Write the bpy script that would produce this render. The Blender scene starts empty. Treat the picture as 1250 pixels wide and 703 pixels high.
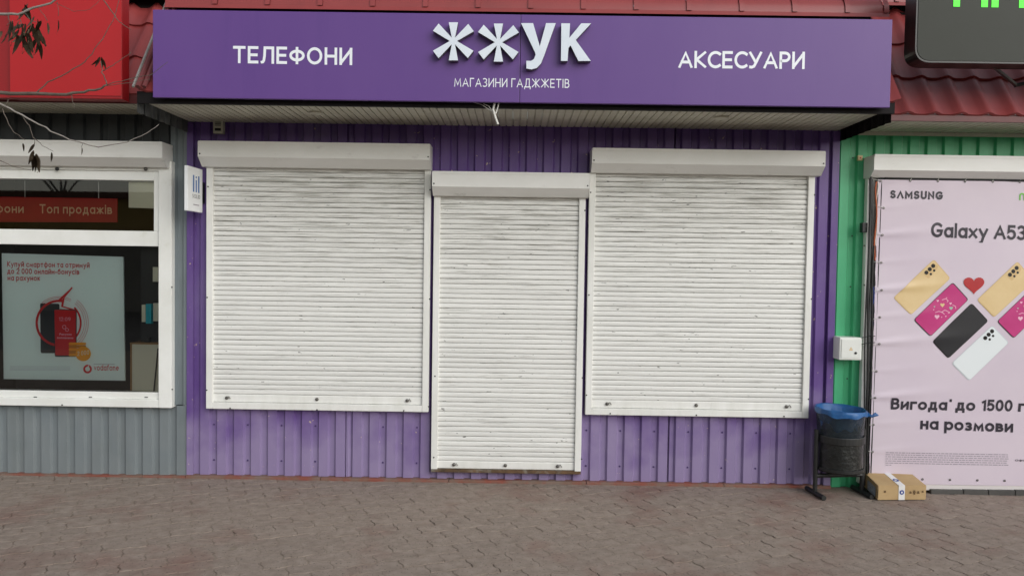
import bpy, bmesh, math, random
from mathutils import Vector, Matrix
random.seed(7)
R = math.radians
SC = bpy.context.scene
COL = SC.collection

# ------------------------------------------------------------------ camera
W, H, F = 1250.0, 703.0, 930.0            # photograph's own pixel grid, focal length in those pixels
YAW, PITCH, ROLL, DIST, CAMZ = R(-0.2455), R(-1.8632), R(0.8546), 5.696, 1.65
CAM = Vector((0, -DIST, CAMZ))
fw = Vector((math.sin(YAW)*math.cos(PITCH), math.cos(YAW)*math.cos(PITCH), math.sin(PITCH)))
rt = fw.cross(Vector((0, 0, 1))).normalized()
up = rt.cross(fw)
RX = math.cos(ROLL)*rt + math.sin(ROLL)*up
UX = -math.sin(ROLL)*rt + math.cos(ROLL)*up
cd = bpy.data.cameras.new('camera')
cam = bpy.data.objects.new('camera', cd)
COL.objects.link(cam)
cd.sensor_width = 36.0
cd.lens = F/W*36.0
cd.clip_start = 0.05
cd.clip_end = 500
cam.matrix_world = Matrix(((RX.x, UX.x, -fw.x, CAM.x), (RX.y, UX.y, -fw.y, CAM.y), (RX.z, UX.z, -fw.z, CAM.z), (0, 0, 0, 1)))
SC.camera = cam

# ------------------------------------------------------------------ world, sun, exposure
SUN_EL, SUN_AZ = 27.0, 140.0              # azimuth clockwise from +Y: behind the camera, to its right
wd = bpy.data.worlds.new('World')
SC.world = wd
wd.use_nodes = True
nt = wd.node_tree
bg = nt.nodes['Background']
sky = nt.nodes.new('ShaderNodeTexSky')
sky.sky_type = 'NISHITA'
sky.sun_disc = False
sky.sun_elevation = R(SUN_EL)
sky.sun_rotation = R(SUN_AZ)
sky.air_density = 1.5
sky.dust_density = 1.2
hs = nt.nodes.new('ShaderNodeHueSaturation')     # overcast: the blue is washed out all over
hs.inputs['Saturation'].default_value = 0.40
nt.links.new(sky.outputs[0], hs.inputs['Color'])
nt.links.new(hs.outputs[0], bg.inputs['Color'])
bg.inputs['Strength'].default_value = 0.11
sl = bpy.data.lights.new('sun', 'SUN')
sl.energy = 1.3
sl.angle = R(50)
sl.color = (1.0, 0.99, 0.975)
so = bpy.data.objects.new('sun', sl)
COL.objects.link(so)
sd = Vector((math.cos(R(SUN_EL))*math.sin(R(SUN_AZ)), math.cos(R(SUN_EL))*math.cos(R(SUN_AZ)), math.sin(R(SUN_EL))))
so.rotation_euler = sd.to_track_quat('Z', 'Y').to_euler()
so.location = (6, -9, 9)
SC.view_settings.view_transform = 'Standard'
SC.view_settings.look = 'None'
SC.view_settings.gamma = 1
SC.view_settings.use_curve_mapping = False
SC.view_settings.exposure = 0.40

# ------------------------------------------------------------------ helpers
def P(x, y, Y):
    """photograph pixel -> point on the upright plane at depth Y (0 is the kiosk wall)"""
    d = fw + RX*((x-W/2)/F) - UX*((y-H/2)/F)
    t = (Y-CAM.y)/d.y
    return CAM + d*t

def G(x, y, z=0.0):
    """photograph pixel -> point on the level plane at height z"""
    d = fw + RX*((x-W/2)/F) - UX*((y-H/2)/F)
    return CAM + d*((z-CAM.z)/d.z)

def lin(c):
    if isinstance(c, str):
        c = tuple(int(c[i:i+2], 16) for i in (0, 2, 4))
    return tuple((v/255/12.92 if v/255 <= 0.04045 else ((v/255+0.055)/1.055)**2.4) for v in c) + (1.0,)

MATS = {}
def mat(name, col, rough=0.5, col2=None, scale=6.0, stretch=(1, 1, 1), amt=(0.35, 0.7), detail=6, bump=0.0, bscale=40, metallic=0.0,
        spec=0.5, rand=0.0, coat=0.0, dirt=None, dirt_scale=3.0, dirt_stretch=(1, 1, 1), dirt_amt=(0.5, 0.7), dirt_max=1.0,
        chip=None, chip_scale=20, chip_at=0.75, coords='pos', alpha=None, trans=0.0, sheen_rough=0.0):
    m = bpy.data.materials.new(name)
    m.use_nodes = True
    n = m.node_tree.nodes
    l = m.node_tree.links
    b = n['Principled BSDF']
    b.inputs['Roughness'].default_value = rough
    b.inputs['Metallic'].default_value = metallic
    b.inputs['Specular IOR Level'].default_value = spec
    b.inputs['Coat Weight'].default_value = coat
    if coords == 'pos':
        src = n.new('ShaderNodeNewGeometry').outputs['Position']
    else:
        src = n.new('ShaderNodeTexCoord').outputs['Object']
    def noise(sc, st, det):
        mp = n.new('ShaderNodeMapping')
        mp.inputs['Scale'].default_value = st
        l.new(src, mp.inputs['Vector'])
        t = n.new('ShaderNodeTexNoise')
        t.inputs['Scale'].default_value = sc
        t.inputs['Detail'].default_value = det
        t.inputs['Roughness'].default_value = 0.62
        l.new(mp.outputs[0], t.inputs['Vector'])
        return t.outputs['Fac']
    def ramp(f, a, bb, mx=1.0):
        r = n.new('ShaderNodeMapRange')
        r.inputs['From Min'].default_value = a
        r.inputs['From Max'].default_value = bb
        r.inputs['To Max'].default_value = mx
        l.new(f, r.inputs['Value'])
        return r.outputs[0]
    def mix(f, a, bb):
        x = n.new('ShaderNodeMix')
        x.data_type = 'RGBA'
        l.new(f, x.inputs['Factor'])
        for s, v in ((6, a), (7, bb)):
            if isinstance(v, tuple):
                x.inputs[s].default_value = v
            else:
                l.new(v, x.inputs[s])
        return x.outputs[2]
    c = lin(col)
    if col2:
        c = mix(ramp(noise(scale, stretch, detail), *amt), c, lin(col2))
    if dirt:
        c = mix(ramp(noise(dirt_scale, dirt_stretch, 8), dirt_amt[0], dirt_amt[1], dirt_max), c, lin(dirt))
    if chip:
        c = mix(ramp(noise(chip_scale, (1, 1, 1), 3), chip_at, chip_at+0.02), c, lin(chip))
    if rand:
        oi = n.new('ShaderNodeObjectInfo')
        r = n.new('ShaderNodeMapRange')
        r.inputs['To Min'].default_value = 1-rand
        r.inputs['To Max'].default_value = 1+rand*0.6
        l.new(oi.outputs['Random'], r.inputs['Value'])
        v = n.new('ShaderNodeHueSaturation')
        l.new(r.outputs[0], v.inputs['Value'])
        if isinstance(c, tuple):
            v.inputs['Color'].default_value = c
        else:
            l.new(c, v.inputs['Color'])
        c = v.outputs[0]
    if isinstance(c, tuple):
        b.inputs['Base Color'].default_value = c
    else:
        l.new(c, b.inputs['Base Color'])
    if sheen_rough:
        rr = n.new('ShaderNodeMapRange')
        rr.inputs['To Min'].default_value = rough-sheen_rough
        rr.inputs['To Max'].default_value = rough+sheen_rough
        l.new(noise(scale*0.7, stretch, 5), rr.inputs['Value'])
        l.new(rr.outputs[0], b.inputs['Roughness'])
    if bump:
        bp = n.new('ShaderNodeBump')
        bp.inputs['Strength'].default_value = bump
        bp.inputs['Distance'].default_value = 0.01
        l.new(noise(bscale, stretch if bscale < 8 else (1, 1, 1), 8), bp.inputs['Height'])
        l.new(bp.outputs[0], b.inputs['Normal'])
    if alpha is not None:
        b.inputs['Alpha'].default_value = alpha
    if trans:
        b.inputs['Transmission Weight'].default_value = trans
    MATS[name] = m
    return m

def glass(name, tint=(0.99, 1.0, 0.995, 1)):
    m = bpy.data.materials.new(name)
    m.use_nodes = True
    n = m.node_tree.nodes
    l = m.node_tree.links
    n.remove(n['Principled BSDF'])
    t = n.new('ShaderNodeBsdfTransparent')
    t.inputs[0].default_value = tint
    g = n.new('ShaderNodeBsdfGlossy')
    g.inputs['Roughness'].default_value = 0.015
    fr = n.new('ShaderNodeFresnel')
    fr.inputs['IOR'].default_value = 1.9
    mx = n.new('ShaderNodeMixShader')
    l.new(fr.outputs[0], mx.inputs[0])
    l.new(t.outputs[0], mx.inputs[1])
    l.new(g.outputs[0], mx.inputs[2])
    l.new(mx.outputs[0], n['Material Output'].inputs[0])
    MATS[name] = m
    return m

def thing(name, label, cat, loc=(0, 0, 0), group=None):
    o = bpy.data.objects.new(name, None)
    COL.objects.link(o)
    o.empty_display_size = 0.1
    o.location = loc
    o['label'] = label
    o['category'] = cat
    if group:
        o['group'] = group
    return o

def wloc(o):
    v = Vector(o.location)
    while o.parent:
        o = o.parent
        v += Vector(o.location)
    return v

def link(name, me, parent=None, loc=(0, 0, 0), rot=None):
    """object whose location is given in world terms (parents only ever shift)"""
    o = bpy.data.objects.new(name, me)
    COL.objects.link(o)
    o.location = Vector(loc)
    if parent:
        o.parent = parent
        o.location = Vector(loc)-wloc(parent)
    if rot:
        o.rotation_euler = rot
    return o

def mesh(name, bm, m, smooth=False):
    me = bpy.data.meshes.new(name)
    bmesh.ops.recalc_face_normals(bm, faces=bm.faces)
    bm.to_mesh(me)
    bm.free()
    ms = m if isinstance(m, (list, tuple)) else [m]
    for x in ms:
        me.materials.append(MATS[x] if isinstance(x, str) else x)
    if smooth:
        me.polygons.foreach_set('use_smooth', [True]*len(me.polygons))
    return me

def obj(name, bm, m, parent=None, smooth=False, loc=(0, 0, 0)):
    return link(name, mesh(name, bm, m, smooth), parent, loc)

def label(o, lab, cat=None, group=None, kind=None):
    if lab:
        o['label'] = lab
    if cat:
        o['category'] = cat
    if group:
        o['group'] = group
    if kind:
        o['kind'] = kind
    return o

def box(bm, x0, x1, y0, y1, z0, z1, bev=0.0):
    vs = [bm.verts.new((x, y, z)) for x in (x0, x1) for y in (y0, y1) for z in (z0, z1)]
    fs = [bm.faces.new([vs[i] for i in q]) for q in ((0, 1, 3, 2), (4, 6, 7, 5), (0, 4, 5, 1), (2, 3, 7, 6), (0, 2, 6, 4), (1, 5, 7, 3))]
    if bev:
        es = list({e for f in fs for e in f.edges})
        bmesh.ops.bevel(bm, geom=es, offset=bev, segments=2, affect='EDGES', profile=0.6)
    return vs

def boxo(name, m, parent, x0, x1, y0, y1, z0, z1, bev=0.0):
    bm = bmesh.new()
    box(bm, min(x0, x1), max(x0, x1), min(y0, y1), max(y0, y1), min(z0, z1), max(z0, z1), bev)
    return obj(name, bm, m, parent)

def tube(bm, pts, rads, n=8, cap=True):
    pts = [Vector(p) for p in pts]
    if not isinstance(rads, (list, tuple)):
        rads = [rads]*len(pts)
    rings = []
    ref = None
    for i, p in enumerate(pts):
        t = (pts[min(i+1, len(pts)-1)]-pts[max(i-1, 0)]).normalized()
        if ref is None:
            ref = Vector((0, 0, 1)) if abs(t.z) < 0.9 else Vector((0, 1, 0))
        a = t.cross(ref).normalized()
        b = a.cross(t).normalized()
        ref = b
        rings.append([bm.verts.new(p+rads[i]*(math.cos(k*2*math.pi/n)*a+math.sin(k*2*math.pi/n)*b)) for k in range(n)])
    for r0, r1 in zip(rings, rings[1:]):
        for k in range(n):
            bm.faces.new((r0[k], r0[(k+1) % n], r1[(k+1) % n], r1[k]))
    if cap:
        bm.faces.new(rings[0])
        bm.faces.new(rings[-1])

def extrude_poly(bm, pts, y0, y1):
    """pts: (x, z) outline; prism between the planes y0 (front) and y1 (back)"""
    a = [bm.verts.new((x, y0, z)) for x, z in pts]
    b = [bm.verts.new((x, y1, z)) for x, z in pts]
    bm.faces.new(a)
    bm.faces.new(b[::-1])
    n = len(pts)
    for i in range(n):
        bm.faces.new((a[i], b[i], b[(i+1) % n], a[(i+1) % n]))

def prism_x(bm, prof, x0, x1):
    """prof: (y, z) outline; prism along x"""
    a = [bm.verts.new((x0, y, z)) for y, z in prof]
    b = [bm.verts.new((x1, y, z)) for y, z in prof]
    bm.faces.new(a)
    bm.faces.new(b[::-1])
    n = len(prof)
    for i in range(n):
        bm.faces.new((a[i], b[i], b[(i+1) % n], a[(i+1) % n]))

def lathe(bm, prof, c, n=24, axis='z', close=False):
    rings = []
    for r, h in prof:
        ring = []
        for k in range(n):
            a = 2*math.pi*k/n
            if axis == 'z':
                v = (c[0]+r*math.cos(a), c[1]+r*math.sin(a), c[2]+h)
            else:
                v = (c[0]+r*math.cos(a), c[1]-h, c[2]+r*math.sin(a))
            ring.append(bm.verts.new(v))
        rings.append(ring)
    for r0, r1 in zip(rings, rings[1:]):
        for k in range(n):
            bm.faces.new((r0[k], r0[(k+1) % n], r1[(k+1) % n], r1[k]))
    if close:
        bm.faces.new(rings[-1])
    return rings

# ------------------------------------------------------------------ stroke lettering
def A(cx, cy, rx, ry, a0, a1, n=14):
    return [(cx+rx*math.cos(R(a0+(a1-a0)*i/n)), cy+ry*math.sin(R(a0+(a1-a0)*i/n))) for i in range(n+1)]
def O_(w, y0=0, y1=1):
    return A(w/2, (y0+y1)/2, w/2, (y1-y0)/2, 90, 450, 24)
x_ = 0.72
GL = {  # width, strokes (centre lines; caps 0..1, small letters 0..0.72), lowest, highest
 'Т': (.62, [[(0, 1), (.62, 1)], [(.31, 1), (.31, 0)]]),
 'Е': (.5, [[(.5, 1), (0, 1), (0, 0), (.5, 0)], [(0, .5), (.45, .5)]]),
 'Л': (.68, [[(0, 0)]+[(.06, .02), (.12, .14), (.16, .45), (.18, 1), (.68, 1), (.68, 0)]]),
 'Ф': (.8, [A(.4, .5, .4, .31, 90, 450, 24), [(.4, 0), (.4, 1)]]),
 'О': (.8, [O_(.8)]), 'Н': (.62, [[(0, 0), (0, 1)], [(.62, 0), (.62, 1)], [(0, .5), (.62, .5)]]),
 'И': (.64, [[(0, 1), (0, 0)], [(.64, 0), (.64, 1)], [(.02, .06), (.62, .94)]]),
 'А': (.74, [[(0, 0), (.37, 1), (.74, 0)], [(.14, .32), (.6, .32)]]),
 'К': (.58, [[(0, 0), (0, 1)], [(.58, 1), (.06, .5), (.6, 0)]]),
 'С': (.66, [A(.42, .5, .42, .5, 52, 308, 20)]),
 'У': (.66, [[(0, 1), (.35, .34)], [(.66, 1), (.34, .26), (.24, .06), (.1, 0), (.02, .01)]]),
 'Р': (.54, [[(0, 0), (0, 1), (.27, 1)]+A(.27, .73, .27, .27, 80, -90, 12)+[(0, .46)]]),
 'М': (.84, [[(0, 0), (.08, 1), (.42, .18), (.76, 1), (.84, 0)]]),
 'Г': (.46, [[(0, 0), (0, 1), (.46, 1)]]),
 'З': (.5, [A(.2, .76, .27, .24, 130, -90, 12)+A(.2, .26, .3, .26, 90, -130, 12)]),
 'Д': (.76, [[(0, -.2), (0, 0), (.78, 0), (.78, -.2)], [(.1, 0), (.2, .3), (.24, 1), (.64, 1), (.64, 0)]]),
 'Ж': (.98, [[(.49, 0), (.49, 1)], [(.02, 1), (.46, .5), (0, 0)], [(.96, 1), (.52, .5), (.98, 0)]]),
 'І': (.0, [[(0, 0), (0, 1)]]),
 'В': (.54, [[(0, 0), (0, 1), (.25, 1)]+A(.25, .765, .23, .235, 80, -90, 10)+[(0, .53)], [(.02, .53), (.27, .53)]+A(.27, .265, .27, .265, 80, -90, 10)+[(0, 0)]]),
 'т': (.5, [[(0, x_), (.5, x_)], [(.25, x_), (.25, 0)]]),
 'о': (.58, [O_(.58, 0, x_)]), 'п': (.48, [[(0, 0), (0, x_), (.48, x_), (.48, 0)]]),
 'р': (.54, [[(0, -.26), (0, x_)], A(.28, x_/2, .28, x_/2, 90, 450, 22)]),
 'д': (.6, [[(0, -.18), (0, 0), (.6, 0), (.6, -.18)], [(.08, 0), (.16, .25), (.18, x_), (.5, x_), (.5, 0)]]),
 'а': (.54, [A(.27, x_/2, .27, x_/2, 90, 450, 22), [(.54, 0), (.54, x_)]]),
 'ж': (.76, [[(.38, 0), (.38, x_)], [(.02, x_), (.35, .37), (0, 0)], [(.74, x_), (.41, .37), (.76, 0)]]),
 'і': (.0, [[(0, 0), (0, x_)], [(0, .96), (0, 1.0)]]), 'i': (.0, [[(0, 0), (0, x_)], [(0, .96), (0, 1.0)]]),
 'в': (.46, [[(0, 0), (0, x_), (.22, x_)]+A(.22, .55, .18, .17, 80, -90, 8)+[(0, .38)], [(.02, .38), (.24, .38)]+A(.24, .19, .22, .19, 80, -90, 8)+[(0, 0)]]),
 'н': (.48, [[(0, 0), (0, x_)], [(.48, 0), (.48, x_)], [(0, .37), (.48, .37)]]),
 'и': (.5, [[(0, x_), (0, 0)], [(.5, 0), (.5, x_)], [(.02, .05), (.48, x_-.05)]]),
 'й': (.5, [[(0, x_), (0, 0)], [(.5, 0), (.5, x_)], [(.02, .05), (.48, x_-.05)], A(.25, 1.0, .13, .1, 190, 350, 8)]),
 'у': (.54, [[(0, x_), (.29, .08)], [(.54, x_), (.27, .02), (.17, -.2), (.04, -.26)]]),
 'y': (.54, [[(0, x_), (.29, .08)], [(.54, x_), (.27, .02), (.17, -.2), (.04, -.26)]]),
 'с': (.5, [A(.3, x_/2, .3, x_/2, 50, 310, 18)]), 'м': (.66, [[(0, 0), (.05, x_), (.33, .12), (.61, x_), (.66, 0)]]),
 'ф': (.76, [A(.38, x_/2, .38, x_/2, 90, 450, 22), [(.38, -.24), (.38, .98)]]),
 'е': (.54, [[(.02, .36), (.54, .36)]+A(.28, x_/2, .27, x_/2, 0, 310, 20)]), 'e': (.54, [[(.02, .36), (.54, .36)]+A(.28, x_/2, .27, x_/2, 0, 310, 20)]),
 'л': (.5, [[(0, 0), (.07, .08), (.1, .35), (.12, x_), (.5, x_), (.5, 0)]]),
 'б': (.56, [A(.28, x_/2, .28, x_/2, 90, 450, 22), [(.0, .34), (.03, .68), (.16, .88), (.5, 1)]]),
 'х': (.5, [[(0, x_), (.5, 0)], [(0, 0), (.5, x_)]]), 'x': (.5, [[(0, x_), (.5, 0)], [(0, 0), (.5, x_)]]),
 'к': (.44, [[(0, 0), (0, x_)], [(.44, x_), (.04, .37), (.46, 0)]]), 'г': (.38, [[(0, 0), (0, x_), (.38, x_)]]),
 'з': (.42, [A(.18, .54, .2, .18, 130, -90, 10)+A(.18, .18, .23, .18, 90, -130, 10)]),
 '-': (.28, [[(0, .36), (.28, .36)]]), ':': (.0, [[(0, .1), (0, .12)], [(0, .6), (0, .62)]]),
 '!': (.0, [[(0, .34), (0, 1)], [(0, .02), (0, .04)]]),
 '0': (.56, [O_(.56)]), '1': (.2, [[(.0, .84), (.2, 1), (.2, 0)]]),
 '2': (.54, [A(.27, .72, .26, .28, 165, -20, 12)+[(.0, 0), (.56, 0)]]),
 '3': (.5, [A(.22, .76, .25, .24, 140, -90, 12)+A(.22, .26, .28, .26, 90, -140, 12)]),
 '5': (.52, [[(.46, 1), (.06, 1), (.02, .53)]+A(.24, .32, .28, .32, 110, -140, 16)]),
 '9': (.54, [A(.27, .7, .27, .3, 0, 360, 20), A(.0, .7, .54, .7, 0, -62, 8)]),
 'S': (.52, [A(.26, .755, .24, .245, 35, 270, 12)+A(.26, .255, .26, .255, 90, -145, 12)]),
 'Λ': (.68, [[(0, 0), (.34, 1), (.68, 0)]]), 'M': (.78, [[(0, 0), (.0, 1), (.39, .25), (.78, 1), (.78, 0)]]),
 'U': (.58, [[(0, 1), (0, .29)]+A(.29, .29, .29, .29, 180, 360, 12)+[(.58, 1)]]),
 'N': (.6, [[(0, 0), (0, 1), (.6, 0), (.6, 1)]]),
 'G': (.74, [A(.4, .5, .4, .5, 48, 318, 22)+[(.74, .44), (.44, .44)]]),
 'A': (.74, [[(0, 0), (.37, 1), (.74, 0)], [(.14, .32), (.6, .32)]]),
 'a': (.54, [A(.27, x_/2, .27, x_/2, 90, 450, 22), [(.54, 0), (.54, x_)]]),
 'l': (.0, [[(0, 0), (0, 1)]]), 'v': (.5, [[(0, x_), (.25, 0), (.5, x_)]]), 'o': (.58, [O_(.58, 0, x_)]),
 'd': (.56, [A(.28, x_/2, .28, x_/2, 90, 450, 22), [(.56, 0), (.56, 1)]]),
 'f': (.3, [[(.1, 0), (.1, .82)]+A(.28, .82, .18, .18, 180, 90, 6)+[(.33, 1)], [(-.02, x_), (.3, x_)]]),
 'n': (.48, [[(0, 0), (0, x_)], [(0, .5)]+A(.24, .48, .24, .24, 170, 0, 10)+[(.48, 0)]]),
 'L': (.46, [[(0, 1), (0, 0), (.46, 0)]]), 'I': (.0, [[(0, 0), (0, 1)]]),
 'D': (.6, [[(0, 0), (0, 1), (.2, 1)]+A(.2, .5, .4, .5, 85, -90, 14)+[(0, 0)]]),
 '*': (.1, [[(.05, .93), (.05, .97)]]),
}
GL['O'] = GL['О']
GL['ո'] = (.46, [[(0, 0), (0, .48)]+A(.23, .48, .23, .24, 180, 0, 12)+[(.46, 0)]])
GL['ц'] = (.5, [[(0, x_), (0, 0), (.5, 0), (.5, x_)], [(.5, 0), (.58, 0), (.58, -.16)]])
def ribbon(pts, w):
    pts = [Vector((a, b)) for a, b in pts]
    q = [pts[0]]
    for p in pts[1:]:
        if (p-q[-1]).length > 1e-4:
            q.append(p)
    closed = (q[0]-q[-1]).length < 1e-3 and len(q) > 4
    if closed:
        q = q[:-1]
    n = len(q)
    if not closed:
        q[0] = q[0]+(q[0]-q[1]).normalized()*w/2
        q[-1] = q[-1]+(q[-1]-q[-2]).normalized()*w/2
    lft, rgt = [], []
    for i in range(n):
        a = q[i]-q[i-1] if (i > 0 or closed) else q[1]-q[0]
        b = q[(i+1) % n]-q[i] if (i < n-1 or closed) else q[-1]-q[-2]
        a, b = a.normalized(), b.normalized()
        na, nb = Vector((-a.y, a.x)), Vector((-b.y, b.x))
        m = na+nb
        m = m.normalized() if m.length > 1e-3 else na
        k = min(1/max(m.dot(na), 0.2), 1.9)
        lft.append(q[i]+m*w/2*k)
        rgt.append(q[i]-m*w/2*k)
    return lft, rgt, closed

def text(name, s, p0, p1, cap, weight, m, parent, surf=None, track=0.2, slant=0.0, thick=0.0, off=0.0012, group_space=0.38):
    """flat stroke lettering between two baseline points (same depth); cap = capital height in metres"""
    # layout in units where cap = 1
    w = weight
    x = w/2
    lay = []
    for ch in s:
        if ch == ' ':
            x += group_space
            continue
        gw, st = GL[ch]
        lay.append((x, st, ch))
        x += gw+w+track*(1-w)
    total = x-track*(1-w)-w/2
    p0, p1 = Vector(p0), Vector(p1)
    ex = (p1-p0)/total
    bm = bmesh.new()
    k = 0
    for gx, st, ch in lay:
        small = all(pt[1] <= x_+1e-3 for q in st for pt in q) or ch in 'іijбфйуyрд'
        hi = 1.0
        lo = 0.0
        ys = [pt[1] for q in st for pt in q]
        if max(ys) <= x_+1e-3:
            hi = x_
        if min(ys) < -0.01:
            lo = min(ys)
        for q in st:
            q2 = []
            for (a, b) in q:
                # squeeze so that the outer edge, not the centre line, meets base and cap line
                t = w/2+b*(hi-w)/hi if 0 <= b <= hi else b
                q2.append((a, t))
            lf, rg, closed = ribbon(q2, w)
            k += 1
            d = off+(k % 4)*0.0002
            def V(v):
                yy = min(max(v.y, lo), 1.12)
                if max(ys) <= 1.0+1e-3:
                    yy = min(yy, hi if ch not in 'йіi' else 1.12)
                pt = p0+ex*(gx+v.x+slant*yy)+Vector((0, 0, cap*yy))
                base = surf(pt.x, pt.z) if surf else pt.y
                return bm.verts.new((pt.x, base-d, pt.z))
            L_ = [V(v) for v in lf]
            R_ = [V(v) for v in rg]
            nn = len(L_)
            for i in range(nn if closed else nn-1):
                j = (i+1) % nn
                bm.faces.new((L_[i], L_[j], R_[j], R_[i]))
    if thick:
        bmesh.ops.solidify(bm, geom=list(bm.faces), thickness=thick)
    return obj(name, bm, m, parent)

def flat(bm, pts, y):
    """pts: (x, z) polygon at depth y"""
    bm.faces.new([bm.verts.new((a, y, b)) for a, b in pts])

def pxflat(name, pix, Y, m, parent, off=0.0, surf=None):
    bm = bmesh.new()
    vs = []
    for a, b in pix:
        p = P(a, b, Y)
        vs.append(bm.verts.new((p.x, (surf(p.x, p.z) if surf else Y)-off, p.z)))
    bm.faces.new(vs)
    return obj(name, bm, m, parent)

def rrect(pts, r, n=4):
    """round the corners of a quad given as 4 (x, y)"""
    out = []
    q = [Vector(p) for p in pts]
    for i in range(4):
        a, b, c = q[i-1], q[i], q[(i+1) % 4]
        d0, d1 = (a-b).normalized(), (c-b).normalized()
        s, e = b+d0*r, b+d1*r
        for k in range(n+1):
            t = k/n
            v = s*(1-t)**2+b*2*t*(1-t)+e*t*t
            out.append((v.x, v.y))
    return out

# ------------------------------------------------------------------ materials
mat('paver', 'a09287', 0.88, '85776c', 16, amt=(.3, .72), detail=10, bump=.5, bscale=160, rand=.05, dirt='7c5148', dirt_scale=1.5, dirt_amt=(.52, .70), dirt_max=.55,
    chip='4f463e', chip_scale=75, chip_at=.63, spec=.3)
mat('joint', '95887b', 0.95, '7a6e62', 16, amt=(.3, .72), bump=.5, bscale=150, spec=.2)
mat('asphalt', '5a5855', 0.9, '4a4846', 3, bump=.4, bscale=120)
mat('purple_sheet', '5d3f86', 0.42, '6b528f', 2.2, stretch=(3, 1, .6), amt=(.3, .75), dirt='9a8fae', dirt_scale=2.4, dirt_stretch=(1, 1, .5), dirt_amt=(.48, .8), dirt_max=.35,
    chip='cbb79a', chip_scale=24, chip_at=.695, spec=.5, sheen_rough=.12)
mat('grey_sheet', '798286', 0.45, '70797d', 3, stretch=(3, 1, .6), dirt='5c6057', dirt_scale=3, dirt_stretch=(2, 1, .6), dirt_amt=(.5, .8), dirt_max=.4, sheen_rough=.1)
mat('green_sheet', '4fba84', 0.4, '47ae7a', 3, stretch=(3, 1, .6), dirt='3a8a58', dirt_scale=3, dirt_amt=(.55, .8), dirt_max=.5, sheen_rough=.1)
mat('green_light', '8fe07e', 0.4, '84d272', 3)
mat('white_box', 'f1f1ee', 0.38, 'e6e6e1', 4, stretch=(.5, 1, 1), dirt='9b9a92', dirt_scale=6, dirt_stretch=(1.2, 1, 3), dirt_amt=(.62, .85), dirt_max=.55, spec=.5)
mat('white_rail', 'efefeb', 0.4, 'e2e2dc', 5, stretch=(2, 1, .6), dirt='a9a79c', dirt_scale=9, dirt_stretch=(2, 1, .5), dirt_amt=(.64, .85), dirt_max=.5)
mat('pvc', 'f1f2ee', 0.35, 'e6e7e1', 3, dirt='c3c2ae', dirt_scale=7, dirt_amt=(.62, .85), dirt_max=.6)
mat('soffit', 'c9c7b8', 0.5, 'bebba9', 5, stretch=(.5, 3, 1), dirt='7d7966', dirt_scale=4, dirt_amt=(.55, .8), dirt_max=.5, rand=.05)
mat('black_screw', '17171a', 0.4, spec=.5)
mat('steel_screw', '6d6a66', 0.35, metallic=.8)
mat('rust', '6b5138', 0.8, '3f3428', 14, dirt='8d8a80', dirt_scale=9, dirt_amt=(.5, .7), bump=.3)
mat('sign_purple', '5f3f85', 0.42, '644588', 1.5, stretch=(1, 1, .4), dirt='4e3478', dirt_scale=3.2, dirt_stretch=(3, 1, .35), dirt_amt=(.55, .85), dirt_max=.35,
    chip='b7a8cc', chip_scale=34, chip_at=.79, spec=.4)
mat('sign_letter', 'e9edf3', 0.35)
mat('letter_face', 'dfe7f0', 0.3, 'd3dde8', 4)
mat('letter_side', '6b6670', 0.5)
mat('roof_red', '94403f', 0.38, '873837', 2, dirt='6a3636', dirt_scale=3, dirt_stretch=(1, 1, 1), dirt_amt=(.55, .85), dirt_max=.5, sheen_rough=.12)
mat('roof_trim', '6e3535', 0.5, '5d2d2e', 4)
mat('zinc', 'a7a6a2', 0.4, '85827c', 8, metallic=.5)
mat('dark_fascia', '191516', 0.7, '120f10', 6, spec=.2)  # near-black base: shade under the purple sign is put into the colour
mat('side_cladding', '7c7f80', 0.5, '65686a', 4, dirt='2a2a2a', dirt_scale=5, dirt_amt=(.5, .8), dirt_max=.6)
mat('red_sign', 'b01219', 0.3, 'a80f15', 1.4, spec=.5)
mat('red_frame', '8f1217', 0.4)
mat('plinth_red', '8a4d40', 0.8, '7d6052', 8, amt=(.4, .6), dirt='7c7066', dirt_scale=5, dirt_amt=(.45, .65), dirt_max=.8, bump=.3)
mat('dark_room', '3a3634', 0.8, '2c2927', 3)
mat('black_plastic', '17181a', 0.4)
mat('bin_metal', '1c1d1e', 0.5, '2b2b29', 12, dirt='5c5a54', dirt_scale=14, dirt_amt=(.62, .8), dirt_max=.5)
mat('bin_mesh', '191b1c', 0.3, '2c2e2b', 9, dirt='1a1b1b', dirt_scale=7, dirt_amt=(.45, .7), dirt_max=.9, bump=.9, bscale=24)
mat('blue_bag', '2f6fb0', 0.28, '22568f', 9, bump=.8, bscale=30, alpha=.82)
mat('smoke_bag', '2a353d', 0.25, '20282d', 9, bump=.9, bscale=26, alpha=.75)
mat('cardboard', 'b99d72', 0.8, 'ae9167', 7, dirt='9b7d55', dirt_scale=4, dirt_amt=(.55, .8), dirt_max=.5)
mat('tape_white', 'e3e2e0', 0.4)
mat('tape_blue', '27408f', 0.5)
mat('print_brown', '6b5436', 0.8)
mat('label_grey', '9aa0a6', 0.6, '5b6066', 60, stretch=(1, 1, 3))
mat('banner', 'd8cbd6', 0.5, 'd3c5d2', 2, spec=.4)
mat('banner_hem', 'dcd6d4', 0.5)
mat('ink_dark', '2a2430', 0.5)
mat('ink_red', 'c5262c', 0.5)
mat('ink_grey', '9a919c', 0.6)
mat('ink_green', '6fbf44', 0.5)
mat('phone_gold', 'e3c896', 0.4, 'dcbf8a', 5)
mat('phone_gold_dark', 'd6b680', 0.4)
mat('phone_pink', 'c93b82', 0.35, 'bf3078', 5)
mat('phone_black', '26262a', 0.35)
mat('phone_white', 'e8eef0', 0.4)
mat('phone_grey', 'cfd6da', 0.4)
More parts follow.
